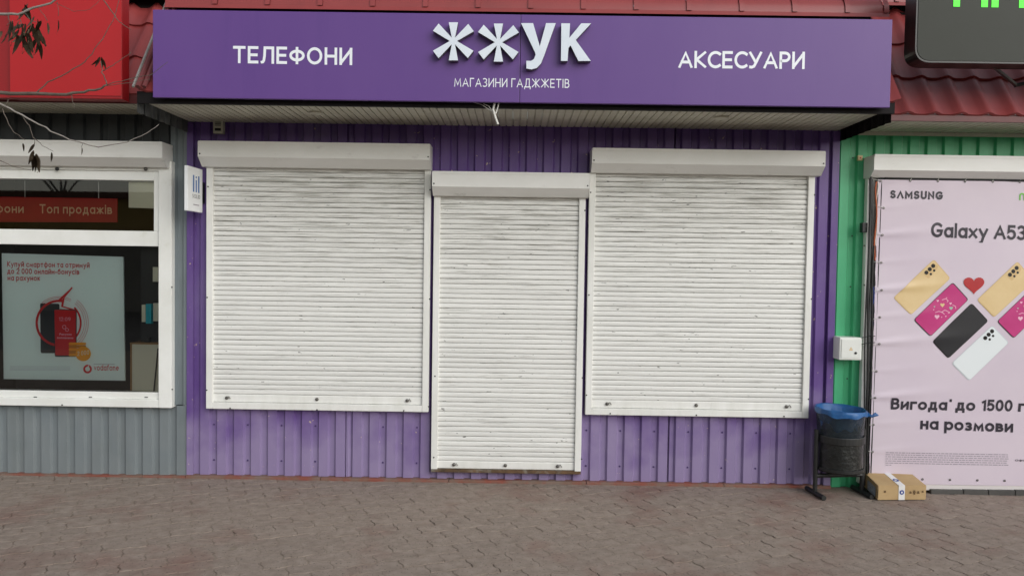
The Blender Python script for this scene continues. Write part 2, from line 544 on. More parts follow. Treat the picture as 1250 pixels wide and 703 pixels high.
mat('lens_dark', '1a1614', 0.3)
mat('heart_red', 'b92327', 0.4, 'a81d22', 9)
mat('pink_pale', 'f0bcd0', 0.5)
mat('mint', '9fc9b4', 0.5)
mat('poster_bg', 'ebfaf6', 0.5, 'e4f6f2', 1.2)
mat('poster_red', 'd01820', 0.5)
mat('poster_dark', '2b2f33', 0.45)
mat('coin', 'f0a814', 0.45)
mat('coin_edge', 'c98410', 0.5)
mat('strip_red', 'b01a16', 0.5, 'a01612', 4)
mat('strip_text', 'd9b58c', 0.6)
mat('cream', 'e8e6cc', 0.6)
mat('turquoise', '22b3c4', 0.5)
mat('cabinet', 'dcdac6', 0.5)
mat('wood_edge', 'a07a4c', 0.6)
mat('lil_white', 'eceef0', 0.35)
mat('lil_blue', '1d5fa8', 0.4)
mat('cable_black', '1b1b1c', 0.45)
mat('cable_orange', 'b5531f', 0.45)
mat('cable_white', 'd9d8d2', 0.45)
mat('frame_dark', '3a3b3c', 0.5, '2b2c2d', 10)
mat('meter_box', 'e9ebe6', 0.35, 'e0e2dc', 5)
mat('warn_yellow', 'd7a52a', 0.5)
mat('beige_box', 'd8c493', 0.5)
mat('display_face', '353833', 0.5, '30332c', 2, spec=.25)
mat('display_black', '121214', 0.35)
mat('bark', '5a524b', 0.8, '453e38', 40, bump=.3)
mat('twig', '6a5f55', 0.75, '4a423b', 60)
mat('twig_pale', '97908a', 0.7, '7c756e', 60)
mat('samara', '8c7c66', 0.8, '64574a', 60, rand=.3, dirt='8c7a5c', dirt_scale=50, dirt_amt=(.55, .75), dirt_max=.7)
mat('ochre_wall', 'b89a5a', 0.8, 'ad8f50', 1)
mat('grey_wall', '8f8a80', 0.8, '857f75', 1)
mat('far_roof', '6b4a3c', 0.8)
glass('glass')
em = bpy.data.materials.new('led_green')
em.use_nodes = True
eb = em.node_tree.nodes['Principled BSDF']
eb.inputs['Base Color'].default_value = (0.02, 0.3, 0.02, 1)
eb.inputs['Emission Color'].default_value = lin('4be32c')
eb.inputs['Emission Strength'].default_value = 1.0
MATS['led_green'] = em

def splash(name, col, top, mx):
    m = MATS[name]
    n = m.node_tree.nodes
    l = m.node_tree.links
    b = n['Principled BSDF']
    old = b.inputs['Base Color'].links[0].from_socket
    geo = n.new('ShaderNodeNewGeometry')
    sx = n.new('ShaderNodeSeparateXYZ')
    l.new(geo.outputs['Position'], sx.inputs[0])
    t = n.new('ShaderNodeTexNoise')
    t.inputs['Scale'].default_value = 3.5
    t.inputs['Detail'].default_value = 8
    l.new(geo.outputs['Position'], t.inputs['Vector'])
    ma = n.new('ShaderNodeMath')
    ma.operation = 'MULTIPLY_ADD'
    ma.inputs[1].default_value = 1.3
    ma.inputs[2].default_value = -.65
    l.new(t.outputs['Fac'], ma.inputs[0])
    ad = n.new('ShaderNodeMath')
    l.new(sx.outputs['Z'], ad.inputs[0])
    l.new(ma.outputs[0], ad.inputs[1])
    r = n.new('ShaderNodeMapRange')
    r.inputs['From Min'].default_value = top
    r.inputs['From Max'].default_value = top*.25
    r.inputs['To Max'].default_value = mx
    l.new(ad.outputs[0], r.inputs['Value'])
    x = n.new('ShaderNodeMix')
    x.data_type = 'RGBA'
    l.new(r.outputs[0], x.inputs['Factor'])
    l.new(old, x.inputs[6])
    x.inputs[7].default_value = lin(col)
    l.new(x.outputs[2], b.inputs['Base Color'])
splash('purple_sheet', 'aca0bb', .74, .52)
splash('grey_sheet', '8c9090', .6, .3)

# slat paint: white, streaked along the slat with grime
def slat_mat():
    m = mat('slat', 'ecece8', 0.36, 'dededa', 3, stretch=(.6, 1, 14), amt=(.35, .75), rand=.035)
    n = m.node_tree.nodes
    l = m.node_tree.links
    b = n['Principled BSDF']
    old = b.inputs['Base Color'].links[0].from_socket
    geo = n.new('ShaderNodeNewGeometry')
    mp = n.new('ShaderNodeMapping')
    mp.inputs['Scale'].default_value = (1.5, 1.5, 40)
    l.new(geo.outputs['Position'], mp.inputs['Vector'])
    t = n.new('ShaderNodeTexNoise')
    t.inputs['Scale'].default_value = 2.0
    t.inputs['Detail'].default_value = 9
    t.inputs['Roughness'].default_value = .7
    l.new(mp.outputs[0], t.inputs['Vector'])
    # grime sits thickest on the slats that live just below the roll box
    sx = n.new('ShaderNodeSeparateXYZ')
    l.new(geo.outputs['Position'], sx.inputs[0])
    hr = n.new('ShaderNodeMapRange')
    hr.inputs['From Min'].default_value = 1.3
    hr.inputs['From Max'].default_value = 2.4
    hr.inputs['To Min'].default_value = .0
    hr.inputs['To Max'].default_value = .12
    l.new(sx.outputs['Z'], hr.inputs['Value'])
    ad = n.new('ShaderNodeMath')
    l.new(t.outputs['Fac'], ad.inputs[0])
    l.new(hr.outputs[0], ad.inputs[1])
    r = n.new('ShaderNodeMapRange')
    r.inputs['From Min'].default_value = .56
    r.inputs['From Max'].default_value = .74
    r.inputs['To Max'].default_value = .8
    l.new(ad.outputs[0], r.inputs['Value'])
    x = n.new('ShaderNodeMix')
    x.data_type = 'RGBA'
    l.new(r.outputs[0], x.inputs['Factor'])
    l.new(old, x.inputs[6])
    x.inputs[7].default_value = lin('8c8a80')
    # small black scuffs
    mp2 = n.new('ShaderNodeMapping')
    mp2.inputs['Scale'].default_value = (1, 1, 3.5)
    l.new(geo.outputs['Position'], mp2.inputs['Vector'])
    t2 = n.new('ShaderNodeTexNoise')
    t2.inputs['Scale'].default_value = 16
    t2.inputs['Detail'].default_value = 4
    l.new(mp2.outputs[0], t2.inputs['Vector'])
    r2 = n.new('ShaderNodeMapRange')
    r2.inputs['From Min'].default_value = .705
    r2.inputs['From Max'].default_value = .735
    r2.inputs['To Max'].default_value = .8
    l.new(t2.outputs['Fac'], r2.inputs['Value'])
    x2 = n.new('ShaderNodeMix')
    x2.data_type = 'RGBA'
    l.new(r2.outputs[0], x2.inputs['Factor'])
    l.new(x.outputs[2], x2.inputs[6])
    x2.inputs[7].default_value = lin('4a4844')
    l.new(x2.outputs[2], b.inputs['Base Color'])
slat_mat()

# ------------------------------------------------------------------ ground
bm = bmesh.new()
bmesh.ops.create_grid(bm, x_segments=4, y_segments=4, size=150)
gr = obj('ground', bm, 'asphalt', loc=(0, -60, -0.08))
gr['kind'] = 'structure'
bm = bmesh.new()
bmesh.ops.create_grid(bm, x_segments=200, y_segments=90, size=1)
for v in bm.verts:
    v.co.x *= 9
    v.co.y = v.co.y*4.2-3.6
    zz = math.sin(v.co.x*2.3+1.1*math.sin(v.co.y*3.1))*math.sin(v.co.y*4.7+1.3*math.sin(v.co.x*1.7+.6))
    zz += random.gauss(0, .35)
    v.co.z = -0.0046+.0032*max(-1.2, min(1, zz*1.4+.35))
# slab edges reach down to the ground
pave = obj('pavement', bm, 'joint')
pave['kind'] = 'structure'
LP, WP, AMP, GAP = 0.235, 0.1175, 0.008, 0.0020
def paver_outline(inset):
    o = []
    nl, ns = 6, 3
    hl, hw = LP/2-inset, WP/2-inset
    def wob(u, per):
        return AMP*math.sin(2*math.pi*u/per)
    for i in range(nl):
        u = -LP/2+LP*i/nl
        o.append((u*hl/(LP/2), -hw+wob(u+LP/2, WP)))
    for i in range(ns):
        v = -WP/2+WP*i/ns
        o.append((hl+wob(v+WP/2, WP), v*hw/(WP/2)))
    for i in range(nl):
        u = LP/2-LP*i/nl
        o.append((u*hl/(LP/2), hw+wob(u+LP/2, WP)))
    for i in range(ns):
        v = WP/2-WP*i/ns
        o.append((-hl+wob(v+WP/2, WP), v*hw/(WP/2)))
    return o
def paver_bm(bm, M=Matrix()):
    top = [bm.verts.new(M @ Vector((a, b, 0))) for a, b in paver_outline(GAP+.0018)]
    low = [bm.verts.new(M @ Vector((a, b, -.012))) for a, b in paver_outline(GAP)]
    bm.faces.new(top)
    n = len(top)
    for i in range(n):
        bm.faces.new((low[i], low[(i+1) % n], top[(i+1) % n], top[i]))
bm = bmesh.new()
paver_bm(bm)
pv_me = mesh('paver', bm, 'paver')
ANG = R(23)
pav = []
for i in range(-30, 31):
    for j in range(-48, 49):
        u = i*LP+(LP/2 if j % 2 else 0)
        v = j*WP
        x = u*math.cos(ANG)-v*math.sin(ANG)
        y = u*math.sin(ANG)+v*math.cos(ANG)-1.2
        if -4.6 < x < 4.6 and -3.0 < y < 0.06:
            q = Vector((x, y, 0))-CAM
            dz = q.dot(fw)
            sx, sy = W/2+F*q.dot(RX)/dz, H/2-F*q.dot(UX)/dz
            vis = -15 < sx < W+15 and sy < H+6
            pav.append((0 if vis else 1, dz, x, y))
pav.sort()
bm = bmesh.new()
for k, (nv, dz, x, y) in enumerate(pav):
    z = random.gauss(0, .0007)
    rx, ry = random.gauss(0, .004), random.gauss(0, .004)
    rz = ANG+random.gauss(0, .010)
    if k < 300:
        link('paver', pv_me, pave, (x+random.gauss(0, .0012), y+random.gauss(0, .0012), z), (rx, ry, rz))
    else:
        paver_bm(bm, Matrix.Translation((x, y, z)) @ Matrix.Rotation(rz, 4, 'Z') @ Matrix.Rotation(ry, 4, 'Y') @ Matrix.Rotation(rx, 4, 'X'))
o = obj('paver_field', bm, 'paver', pave)
o['kind'] = 'stuff'

# ------------------------------------------------------------------ corrugated sheets
RIB = 0.128
def sheet(bm, x0, x1, z0, z1, y=0.0, phase=0.0, dep=0.021):
    """front face at depth y, narrow grooves sunk behind it"""
    xs = [(x0, y)]
    k = math.floor((x0-phase)/RIB)-1
    while True:
        c = phase+k*RIB
        if c > x1+RIB:
            break
        for dx, d in ((-.031, 0), (-.019, dep), (.019, dep), (.031, 0)):
            if x0 < c+dx < x1:
                xs.append((c+dx, y+d))
        k += 1
    xs.append((x1, y))
    a = [bm.verts.new((x, yy, z0)) for x, yy in xs]
    b = [bm.verts.new((x, yy, z1)) for x, yy in xs]
    for i in range(len(xs)-1):
        bm.faces.new((a[i], a[i+1], b[i+1], b[i]))

def sheeto(name, m, parent, x0, x1, z0, z1, y=0.0, phase=0.0):
    bm = bmesh.new()
    sheet(bm, x0, x1, z0, z1, y, phase)
    return obj(name, bm, m, parent)

bm = bmesh.new()
lathe(bm, [(.0055, 0), (.0055, .003), (.003, .0045)], (0, 0, 0), 8, 'y', True)
screw_black = mesh('screw', bm, 'black_screw')
bm = bmesh.new()
lathe(bm, [(.006, 0), (.006, .003), (.0035, .005)], (0, 0, 0), 8, 'y', True)
screw_steel = mesh('screw', bm, 'steel_screw')
bm = bmesh.new()
lathe(bm, [(.0075, 0), (.0065, .003), (.003, .006)], (0, 0, 0), 8, 'y', True)
MATS['screw_purple'] = mat('screw_purple', '453066', .5)
MATS['screw_grey'] = mat('screw_grey', '4f5557', .5)
screw_wall = mesh('screw', bm, 'screw_purple')
screw_wall_grey = screw_wall.copy()
screw_wall_grey.materials[0] = MATS['screw_grey']

XL, XR = P(229, 400, 0).x, P(1018, 400, 0).x      # the purple kiosk's edges
Z_SOF = 2.665
# --- tiles of a sheet-metal roof: one stepped course after another
TH = R(56)
def course(bm, x0, x1, y0, z0, n, step=0.35, wave=0.18, last=None):
    """n-th course up from the eave line (y0, z0)"""
    us = Vector((0, math.cos(TH), math.sin(TH)))
    nn = Vector((0, -math.sin(TH), math.cos(TH)))
    nx = int((x1-x0)/wave*8)
    ln = (last or step)
    grid = []
    for j, (s, lift) in enumerate(((0, -.004), (0, .017), (ln*.5, .010), (ln+.005, .0005))):
        row = []
        for i in range(nx+1):
            x = x0+(x1-x0)*i/nx
            ph = 2*math.pi*(x-x0)/wave
            h = .013*math.cos(ph)+.004*math.cos(2*ph)
            p = Vector((x, y0, z0))+us*(n*step+s)+nn*(h+lift+.02)
            row.append(bm.verts.new(p))
        grid.append(row)
    for r0, r1 in zip(grid, grid[1:]):
        for i in range(nx):
            bm.faces.new((r0[i], r0[i+1], r1[i+1], r1[i]))

def roof(kiosk, x0, x1, y0, z0, smax, ridge_x1=None):
    n = 0
    while n*0.35 < smax:
        bm = bmesh.new()
        course(bm, x0, x1, y0, z0, n, last=min(.35, smax-n*.35))
        o = obj('tile_course', bm, 'roof_red', kiosk, smooth=True)
        mod = o.modifiers.new('split', 'EDGE_SPLIT')
        mod.split_angle = R(50)
        n += 1
    # ridge caps: half-round lengths with a raised bead at each joint
    ry, rz = y0+math.cos(TH)*smax, z0+math.sin(TH)*smax
    boxo('ridge_filler', 'dark_fascia', kiosk, x0+.01, x1-.01, ry-.06, ry+.1, rz-.06, rz+.04)  # added dark filler that keeps sky light from showing through the cap joints
    x1 = ridge_x1 or x1
    x = x0
    L = 0.36
    prof_n = 10
    while x < x1-.02:
        bm = bmesh.new()
        e = min(x+L, x1)
        for (a, b, r) in ((x, e-.035, .140), (e-.035, e, .149)):
            ra, rb = [], []
            for k in range(prof_n+1):
                t = math.pi*k/prof_n
                ra.append(bm.verts.new((a, ry+.02-r*math.cos(t), rz+.012+r*math.sin(t))))
                rb.append(bm.verts.new((b, ry+.02-r*math.cos(t), rz+.012+r*math.sin(t))))
            for k in range(prof_n):
                bm.faces.new((ra[k], ra[k+1], rb[k+1], rb[k]))
        # flange
        for s in (-1, 1):
            vs = [bm.verts.new((xx, ry+.02+s*yy, rz+.012+zz)) for xx, yy, zz in ((x, .140, 0), (e, .140, 0), (e, .155, -.03), (x, .155, -.03))]
            bm.faces.new(vs)
        o = obj('ridge_cap', bm, 'roof_red', kiosk, smooth=True)
        mod = o.modifiers.new('split', 'EDGE_SPLIT')
        mod.split_angle = R(40)
        x += L
    boxo('roof_deck', 'dark_fascia', kiosk, x0+.02, x1-.02, ry+.04, 2.6, rz-.08, rz-.04)

def soffit(kiosk, x0, x1, y0, z):
    w = 0.1
    n = int((x1-x0)/w)
    w = (x1-x0)/n
    bm = bmesh.new()
    # plank with a groove down its middle, open face down
    for (a, b) in ((.005, w/2-.004), (w/2+.004, w-.005)):
        box(bm, a, b, y0, -.002, 0, .008)
    box(bm, .0005, w-.0005, y0+.002, -.004, .008, .012)
    me = mesh('soffit_plank', bm, 'soffit')
    for i in range(n):
        link('soffit_plank', me, kiosk, (x0+i*w, 0, z+random.gauss(0, .0007)))

# ================================================================== PURPLE KIOSK
pk = thing('kiosk', 'purple corrugated metal kiosk with closed shutters and red tile roof', 'kiosk', ((XL+XR)/2, 0, 0), 'row of market kiosks')
nsh = 4
wsh = (XR-XL)/nsh
for i in range(nsh):
    sheeto('wall_sheet', 'purple_sheet', pk, XL+i*wsh+(.0 if i == 0 else -.01), XL+(i+1)*wsh, .022, 2.72, -.0015*(i % 2), phase=P(260, 540, 0).x)
ph = P(260, 540, 0).x
for i in range(0, 40):
    x = ph+i*2*RIB
    for zz in (.13, .40, 2.30):
        if XL < x < XR and not (P(524, 550, 0).x < x < P(712, 550, 0).x):
            link('screw', screw_wall, pk, (x, .0195, zz))
bm = bmesh.new()
box(bm, XL, XR, .05, 2.5, 0, 2.7)
obj('kiosk_body', bm, 'dark_room', pk)
# corner trims
bm = bmesh.new()
box(bm, XL-.002, XL+.045, -.012, .03, .02, 2.66)
obj('corner_trim', bm, 'purple_sheet', pk)
bm = bmesh.new()
box(bm, XR-.05, XR+.001, -.014, .03, .02, 2.66)
obj('corner_trim', bm, 'purple_sheet', pk)
# red painted sill strip along the foot of the walls, in lengths
xs = XL
while xs < XR-.01:
    e = min(xs+random.uniform(.9, 1.4), XR)
    boxo('sill_strip', 'plinth_red', pk, xs+.002, e-.002, -.035, .02, -.004, .020+random.uniform(-.003, .003), .003)
    xs = e
Y_EAVE = -0.77
roof(pk, XL+.03, XR+.045, Y_EAVE, 2.70, 0.815, XR+.13)
soffit(pk, XL+.01, XR-.01, Y_EAVE+.02, Z_SOF)
boxo('fascia_board', 'dark_fascia', pk, XL+.01, XR+.02, Y_EAVE-.012, Y_EAVE+.016, 2.640, 2.715)
# ribbed side closings under both verges
for s, xx in ((-1, XL), (1, XR)):
    bm = bmesh.new()
    a, b = [], []
    n = 60
    for k in range(n+1):
        y = Y_EAVE*k/n
        d = .005*math.cos(k*2*math.pi/7.5)
        a.append(bm.verts.new((xx+d, y, 2.585)))
        b.append(bm.verts.new((xx+d, y, 2.72)))
    for i in range(n):
        bm.faces.new((a[i], a[i+1], b[i+1], b[i]))
    bmesh.ops.solidify(bm, geom=list(bm.faces), thickness=.012)
    obj('side_closing', bm, 'side_cladding' if s < 0 else 'dark_fascia', pk, smooth=False)
# verge trim up the left edge of the roof
us = Vector((0, math.cos(TH), math.sin(TH)))
nn = Vector((0, -math.sin(TH), math.cos(TH)))
for dx, r, m_ in ((.012, .009, 'zinc'), (.042, .017, 'roof_trim'), (.082, .014, 'roof_trim')):
    bm = bmesh.new()
    p0 = Vector((XL+dx-.0, Y_EAVE-.02, 2.70))+nn*.055
    tube(bm, [p0, p0+us*.82], r, 6)
    obj('verge_trim', bm, m_, pk)
# lamps recessed in the soffit
for (lx, ly) in ((386, 137), (880, 143)):
    g = G(lx, ly, Z_SOF)
    bm = bmesh.new()
    lathe(bm, [(.055, 0), (.052, -.012), (.03, -.018)], (g.x, g.y, Z_SOF), 16, 'z', True)
    obj('soffit_lamp', bm, 'soffit', pk)

# ------------------------------------------------------------------ roller shutters
SLP = 0.0368
def shutter(lab, xl, xr, ytop, ybot, bx0, bx1, by0, by1, rw, sill, screws, locks, bottom_rust=False):
    """pixel extents: rails xl..xr (outer) from the box down to ybot; box bx0..bx1, by0..by1 at its front"""
    YB = -0.165
    c0 = P(bx0, by0, YB)
    c1 = P(bx1, by0+(bx1-bx0)*.0148, YB)
    X0, X1 = c0.x, c1.x
    zt = (c0.z+c1.z)/2
    zb = P((bx0+bx1)/2, by1, -.10).z
    rl, rr = P(xl, 350, -.05).x, P(xr, 350, -.05).x
    mid = (xl+xr)/2
    zbot = P(mid, ybot, -.05).z
    t = thing('roller_shutter', lab, 'shutter', ((rl+rr)/2, 0, max(zbot, 0)), 'closed white roller shutters')
    # roll box: flat front, slanted lower front, open-cornered end plates
    hbx = zt-zb
    prof = [(-.004, zt), (YB+.006, zt), (YB, zt-.006), (YB, zb+hbx*.36), (YB+.075, zb), (-.004, zb)]
    bm = bmesh.new()
    prism_x(bm, prof, X0+.003, X1-.003)
    bx = obj('roll_box', bm, 'white_box', t)
    for xx in (X0, X1-.003):
        bm = bmesh.new()
        prism_x(bm, [(y-(.002 if y < -.01 else 0), z+(.002 if z > zb+.01 else -.002)) for y, z in prof], xx, xx+.003)
        obj('end_plate', bm, 'white_box', bx)
    bm = bmesh.new()
    box(bm, X0+.004, X1-.004, YB-.0035, YB+.02, zt-.012, zt+.004)
    obj('lid_seam', bm, 'white_box', bx)
    for xx in (X0+.014, X1-.014):
        link('screw', screw_black, t, (xx, YB, zb+hbx*.48))
    # rails
    for a, b in ((rl, rl+rw), (rr-rw, rr)):
        bm = bmesh.new()
        box(bm, a, b, -.056, -.003, zbot, zb+.004, .004)
        obj('guide_rail', bm, 'white_rail', t)
    zs0 = zbot
    if sill:
        zs0 = zbot+sill
        bm = bmesh.new()
        box(bm, rl+rw+.0005, rr-rw-.0005, -.054, -.003, zbot, zbot+sill, .003)
        obj('bottom_rail', bm, 'white_rail', t)
    if bottom_rust:
        bm = bmesh.new()
        box(bm, rl, rr, -.05, -.004, zbot-.024, zbot-.001, .003)
        obj('threshold', bm, 'rust', t)
    # end slat: taller and flat, carrying the locks
    he = .062
    sa, sb = rl+rw-.004, rr-rw+.004
    bm = bmesh.new()
    prism_x(bm, [(-.012, zs0+.001), (-.034, zs0+.003), (-.036, zs0+.008), (-.036, zs0+he-.008), (-.033, zs0+he-.002), (-.012, zs0+he)], sa, sb)
    es = obj('end_slat', bm, 'white_rail', t)
    for lx in locks:
        p = P(lx, 490, -.036)
        bm = bmesh.new()
        c = (p.x, -.036, zs0+he*.52)
        lathe(bm, [(.013, 0), (.013, .006), (.009, .014), (.004, .016)], c, 12, 'y', True)
        obj('lock', bm, 'steel_screw', es)
        if abs(lx-mid) > 30:
            bm = bmesh.new()
            tube(bm, [(c[0]+.006, -.048, c[2]+.004), (c[0]+.02, -.052, c[2]+.014), (c[0]+.03, -.05, c[2]-.004)], .0045, 6)
            obj('lock_bolt', bm, 'zinc', es)
    # slats
    z = zs0+he
    ztop = zb+.01
    n = int((ztop-z)/SLP)+1
    bm = bmesh.new()
    pr = [(-.013, 0), (-.0305, .0004), (-.0344, .0017), (-.0356, .0050), (-.0362, .0115), (-.0364, .0180), (-.0361, .0245), (-.0354, .0305), (-.0340, .0332), (-.0310, .0340), (-.015, .0341), (-.015, .0367)]
    a = [bm.verts.new((sa, y, zz)) for y, zz in pr]
    b = [bm.verts.new((sb, y, zz)) for y, zz in pr]
    for i in range(len(pr)-1):
        f = bm.faces.new((a[i], a[i+1], b[i+1], b[i]))
    me = mesh('slat', bm, 'slat', True)
    xm = (sa+sb)/2
    for v in me.vertices:
        v.co.x -= xm
    for i in range(n):
        zz = z+i*SLP
        link('slat', me, t, (xm+random.gauss(0, .0008), random.gauss(0, .0007), zz), (random.gauss(0, .02), random.gauss(0, .0005), random.gauss(0, .0004)))
    for (sx, sy) in screws:
        p = P(sx, sy, -.056)
        link('screw', screw_black, t, (p.x, -.0555, p.z))
    return t

shutter('white roller shutter over the window left of the door, beside the small blue-lettered sign', 252.0, 524.6, 208, 500.6, 241.5, 525.2, 172.5, 205.0, .047, .048,
        [(254, 228), (253, 363), (252.5, 476), (281, 498), (387, 500), (493, 501), (523.5, 496), (525, 232), (524.5, 365)], (277, 387, 497))
shutter('tall narrow white roller shutter closed over the door in the middle', 528.6, 713.0, 240, 573.6, 527.5, 720, 209.5, 240.0, .047, 0,
        [(531, 459), (529.5, 558), (714, 257), (711, 461), (710, 560)], (555, 618, 682), True)
shutter('white roller shutter over the window right of the door, nearest the bin', 717.2, 991.0, 213, 508.0, 723, 1008, 181.2, 212.5, .047, .048,
        [(721, 235), (719, 360), (716, 482), (745, 504.5), (850, 506.5), (957, 508), (987, 487), (994.5, 238), (990.5, 365)], (741, 850, 960))

# ------------------------------------------------------------------ purple shop sign
YS = -0.845
sg0, sg1 = P(186.5, 68, YS), P(1088, 75, YS)
zt_s = (P(300, 15, YS).z+P(950, 21, YS).z)/2
zb_s = (P(300, 122.6, YS).z+P(950, 127.6, YS).z)/2
sign = thing('shop_sign', 'long purple shop sign with white lettering above the shutters', 'sign', ((sg0.x+sg1.x)/2, YS, zb_s))
xseam = P(635, 75, YS).x
boxo('seam_strip', 'dark_fascia', sign, xseam-.03, xseam+.03, YS+.0305, YS+.035, zb_s+.002, zt_s-.002)
for a, b in ((sg0.x, xseam-.0012), (xseam+.0012, sg1.x)):
    bm = bmesh.new()
    box(bm, a, b, YS, YS+.03, zb_s, zt_s, .003)
    obj('sign_panel', bm, 'sign_purple', sign)
for fx in (.12, .37, .63, .88):
    xx = sg0.x+(sg1.x-sg0.x)*fx
    bm = bmesh.new()
    box(bm, xx-.02, xx+.02, YS+.031, Y_EAVE+.2, 2.745, 2.775)
    obj('bracket', bm, 'frame_dark', sign)
def zq(x, y):       # zoomed crop of the sign -> photograph pixel
    return 460+x/3.906, y/3.906
def star(cx, cy):
    arms = [(0, -89), (84, -64), (82, 64), (0, 92), (-84, 64), (-84, -66)]
    pts = []
    for i, (ax, ay) in enumerate(arms):
        L = math.hypot(ax, ay)
        ux, uy = ax/L, ay/L
        px_, py_ = -uy, ux
        hw = 22
        pts.append((cx+ax-px_*hw, cy+ay-py_*hw))
        pts.append((cx+ax+px_*hw, cy+ay+py_*hw))
        bx_, by_ = arms[(i+1) % 6]
        bl = math.hypot(bx_, by_)
        mx, my = ux+bx_/bl, uy+by_/bl
        ml = math.hypot(mx, my)
        pts.append((cx+mx/ml*17, cy+my/ml*17))
    return pts
u_sh = [(688, 112), (745, 112), (777, 222), (807, 112), (853, 112), (797, 268), (783, 303), (763, 325), (738, 332), (713, 328), (713, 291), (735, 292), (749, 283), (757, 263), (754, 250)]
k_sh = [(880, 113), (921, 113), (918, 182), (975, 113), (1022, 113), (948, 192), (1020, 292), (961, 292), (924, 218), (914, 230), (909, 292), (878, 292)]
YF = YS-.052
for pts in (star(365, 197), star(580, 203), u_sh, k_sh):
    w = []
    for x, y in pts:
        p = P(*zq(x, y), YF)
        w.append((p.x, p.z))
    bm = bmesh.new()
    extrude_poly(bm, w, YF+.002, YS-.003)
    lt = obj('letter', bm, 'letter_side', sign)
    bm = bmesh.new()
    extrude_poly(bm, w, YF, YF+.0018)
    obj('letter_face', bm, 'letter_face', lt)
text('lettering', 'ТЕЛЕФОНИ', P(284.5, 77.5, YS), P(430, 80.0, YS), .108, .165, 'sign_letter', sign, track=.17)
text('lettering', 'АКСЕСУАРИ', P(828, 83.5, YS), P(982, 84.8, YS), .108, .165, 'sign_letter', sign, track=.13)
text('lettering', 'МАГАЗИНИ ГАДЖЖЕТІВ', P(554.5, 106.2, YS), P(695, 107.8, YS), .056, .12, 'sign_letter', sign, track=.2)

# white cable ends hanging below the sign
bm = bmesh.new()
base = P(603, 128, -.80)
def cab(pix, r, Y=-.80):
    tube(bm, [P(a, b, Y) for a, b in pix], r, 6)
cab([(604, 125), (602, 134), (605, 144), (608, 152)], .007)
cab([(609, 126), (607, 134), (605, 139)], .004)
cab([(590, 127), (597, 130), (602, 138)], .0025, -.79)
cab([(577, 125), (588, 128), (600, 136)], .002, -.785)
label(obj('cable_bundle', bm, 'cable_white'), 'frayed white cable ends hanging under the middle of the purple sign', 'cable')

# small wall siren
p = P(266, 155, -.05)
t = thing('wall_siren', 'small pale louvred box high on the purple wall under the soffit', 'siren', (p.x, -.001, p.z-.05))
boxo('housing', 'soffit', t, p.x-.036, p.x+.036, -.05, -.003, p.z-.048, p.z+.048, .004)
for i in range(3):
    boxo('louvre', 'frame_dark', t, p.x-.022, p.x+.022, -.053, -.0505, p.z+.008+i*.011, p.z+.013+i*.011)
boxo('sounder', 'black_plastic', t, p.x-.022, p.x+.022, -.053, -.0505, p.z-.03, p.z-.01)

# ------------------------------------------------------------------ projecting blade sign
q0, q1 = P(228.5, 228, -.31), P(244.5, 232, -.055)
xb = (q0.x+q1.x)/2
zt_b, zb_b = P(228, 202, -.31).z, P(228.5, 257, -.31).z
t = thing('blade_sign', 'small white projecting sign with blue bars between the grey and purple walls', 'sign', (xb, 0, zb_b))
boxo('sign_panel', 'lil_white', t, xb-.012, xb+.012, -.315, -.06, zb_b, zt_b, .003)
boxo('bracket', 'black_plastic', t, xb-.006, xb+.006, -.059, -.002, zb_b+.07, zt_b-.09)
def blade(name, pts, m):
    bm = bmesh.new()
    bm.faces.new([bm.verts.new((xb+.0128, -.315+.255*u, zb_b+(zt_b-zb_b)*v)) for u, v in pts])
    return obj(name, bm, m, t)
for u0, u1, v0, v1 in ((.34, .43, .44, .82), (.52, .60, .44, .72), (.52, .60, .76, .80), (.69, .78, .44, .82)):
    blade('lettering', [(u0, v0), (u1, v0), (u1, v1), (u0, v1)], 'lil_blue')
bm = bmesh.new()
def strokes_yz(s, u0, u1, v0, cap, w):
    x = w/2
    lay = []
    for ch in s:
        lay.append((x, GL[ch][1]))
        x += GL[ch][0]+w+.2
    tot = x-.2-w/2
    for gx, st in lay:
        for qq in st:
            lf, rg, cl = ribbon(qq, w)
            vv = [[bm.verts.new((xb+.0129, -.315+.255*(u0+(u1-u0)*(gx+v.x)/tot), zb_b+(zt_b-zb_b)*(v0+cap*v.y))) for v in side] for side in (lf, rg)]
            n = len(lf)
            for i in range(n if cl else n-1):
                j = (i+1) % n
                bm.faces.new((vv[0][i], vv[0][j], vv[1][j], vv[1][i]))
strokes_yz('SOLID', .3, .82, .31, .075, .13)
obj('lettering', bm, 'ink_dark', t)
blade('lettering', [(.36, .145), (.76, .145), (.76, .165), (.36, .165)], 'ink_grey')

# ================================================================== GREY KIOSK (left)
GX0 = -5.4
gk = thing('kiosk', 'grey corrugated kiosk with white window and posters under the red sign', 'kiosk', ((GX0+XL)/2, 0, 0), 'row of market kiosks')
YW = -.03
wx1 = P(211, 400, YW).x                       # outer right edge of window frame
wz0, wz1 = P(100, 495.5, YW).z, P(100, 196, YW).z
gph = P(128, 540, 0).x
WX0 = -5.0
sheeto('wall_sheet', 'grey_sheet', gk, GX0, -3.9, .012, wz0+.01, 0, gph)
sheeto('wall_sheet', 'grey_sheet', gk, -3.91, XL-.004, .012, wz0+.01, -.001, gph)
sheeto('wall_sheet', 'grey_sheet', gk, wx1-.03, XL-.004, wz0+.012, 2.74, 0, P(219, 300, 0).x)
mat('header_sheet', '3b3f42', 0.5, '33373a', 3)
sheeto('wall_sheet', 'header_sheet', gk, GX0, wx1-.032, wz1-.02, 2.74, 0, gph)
sheeto('wall_sheet', 'grey_sheet', gk, GX0, WX0+.02, wz0+.012, wz1-.022, 0, gph)
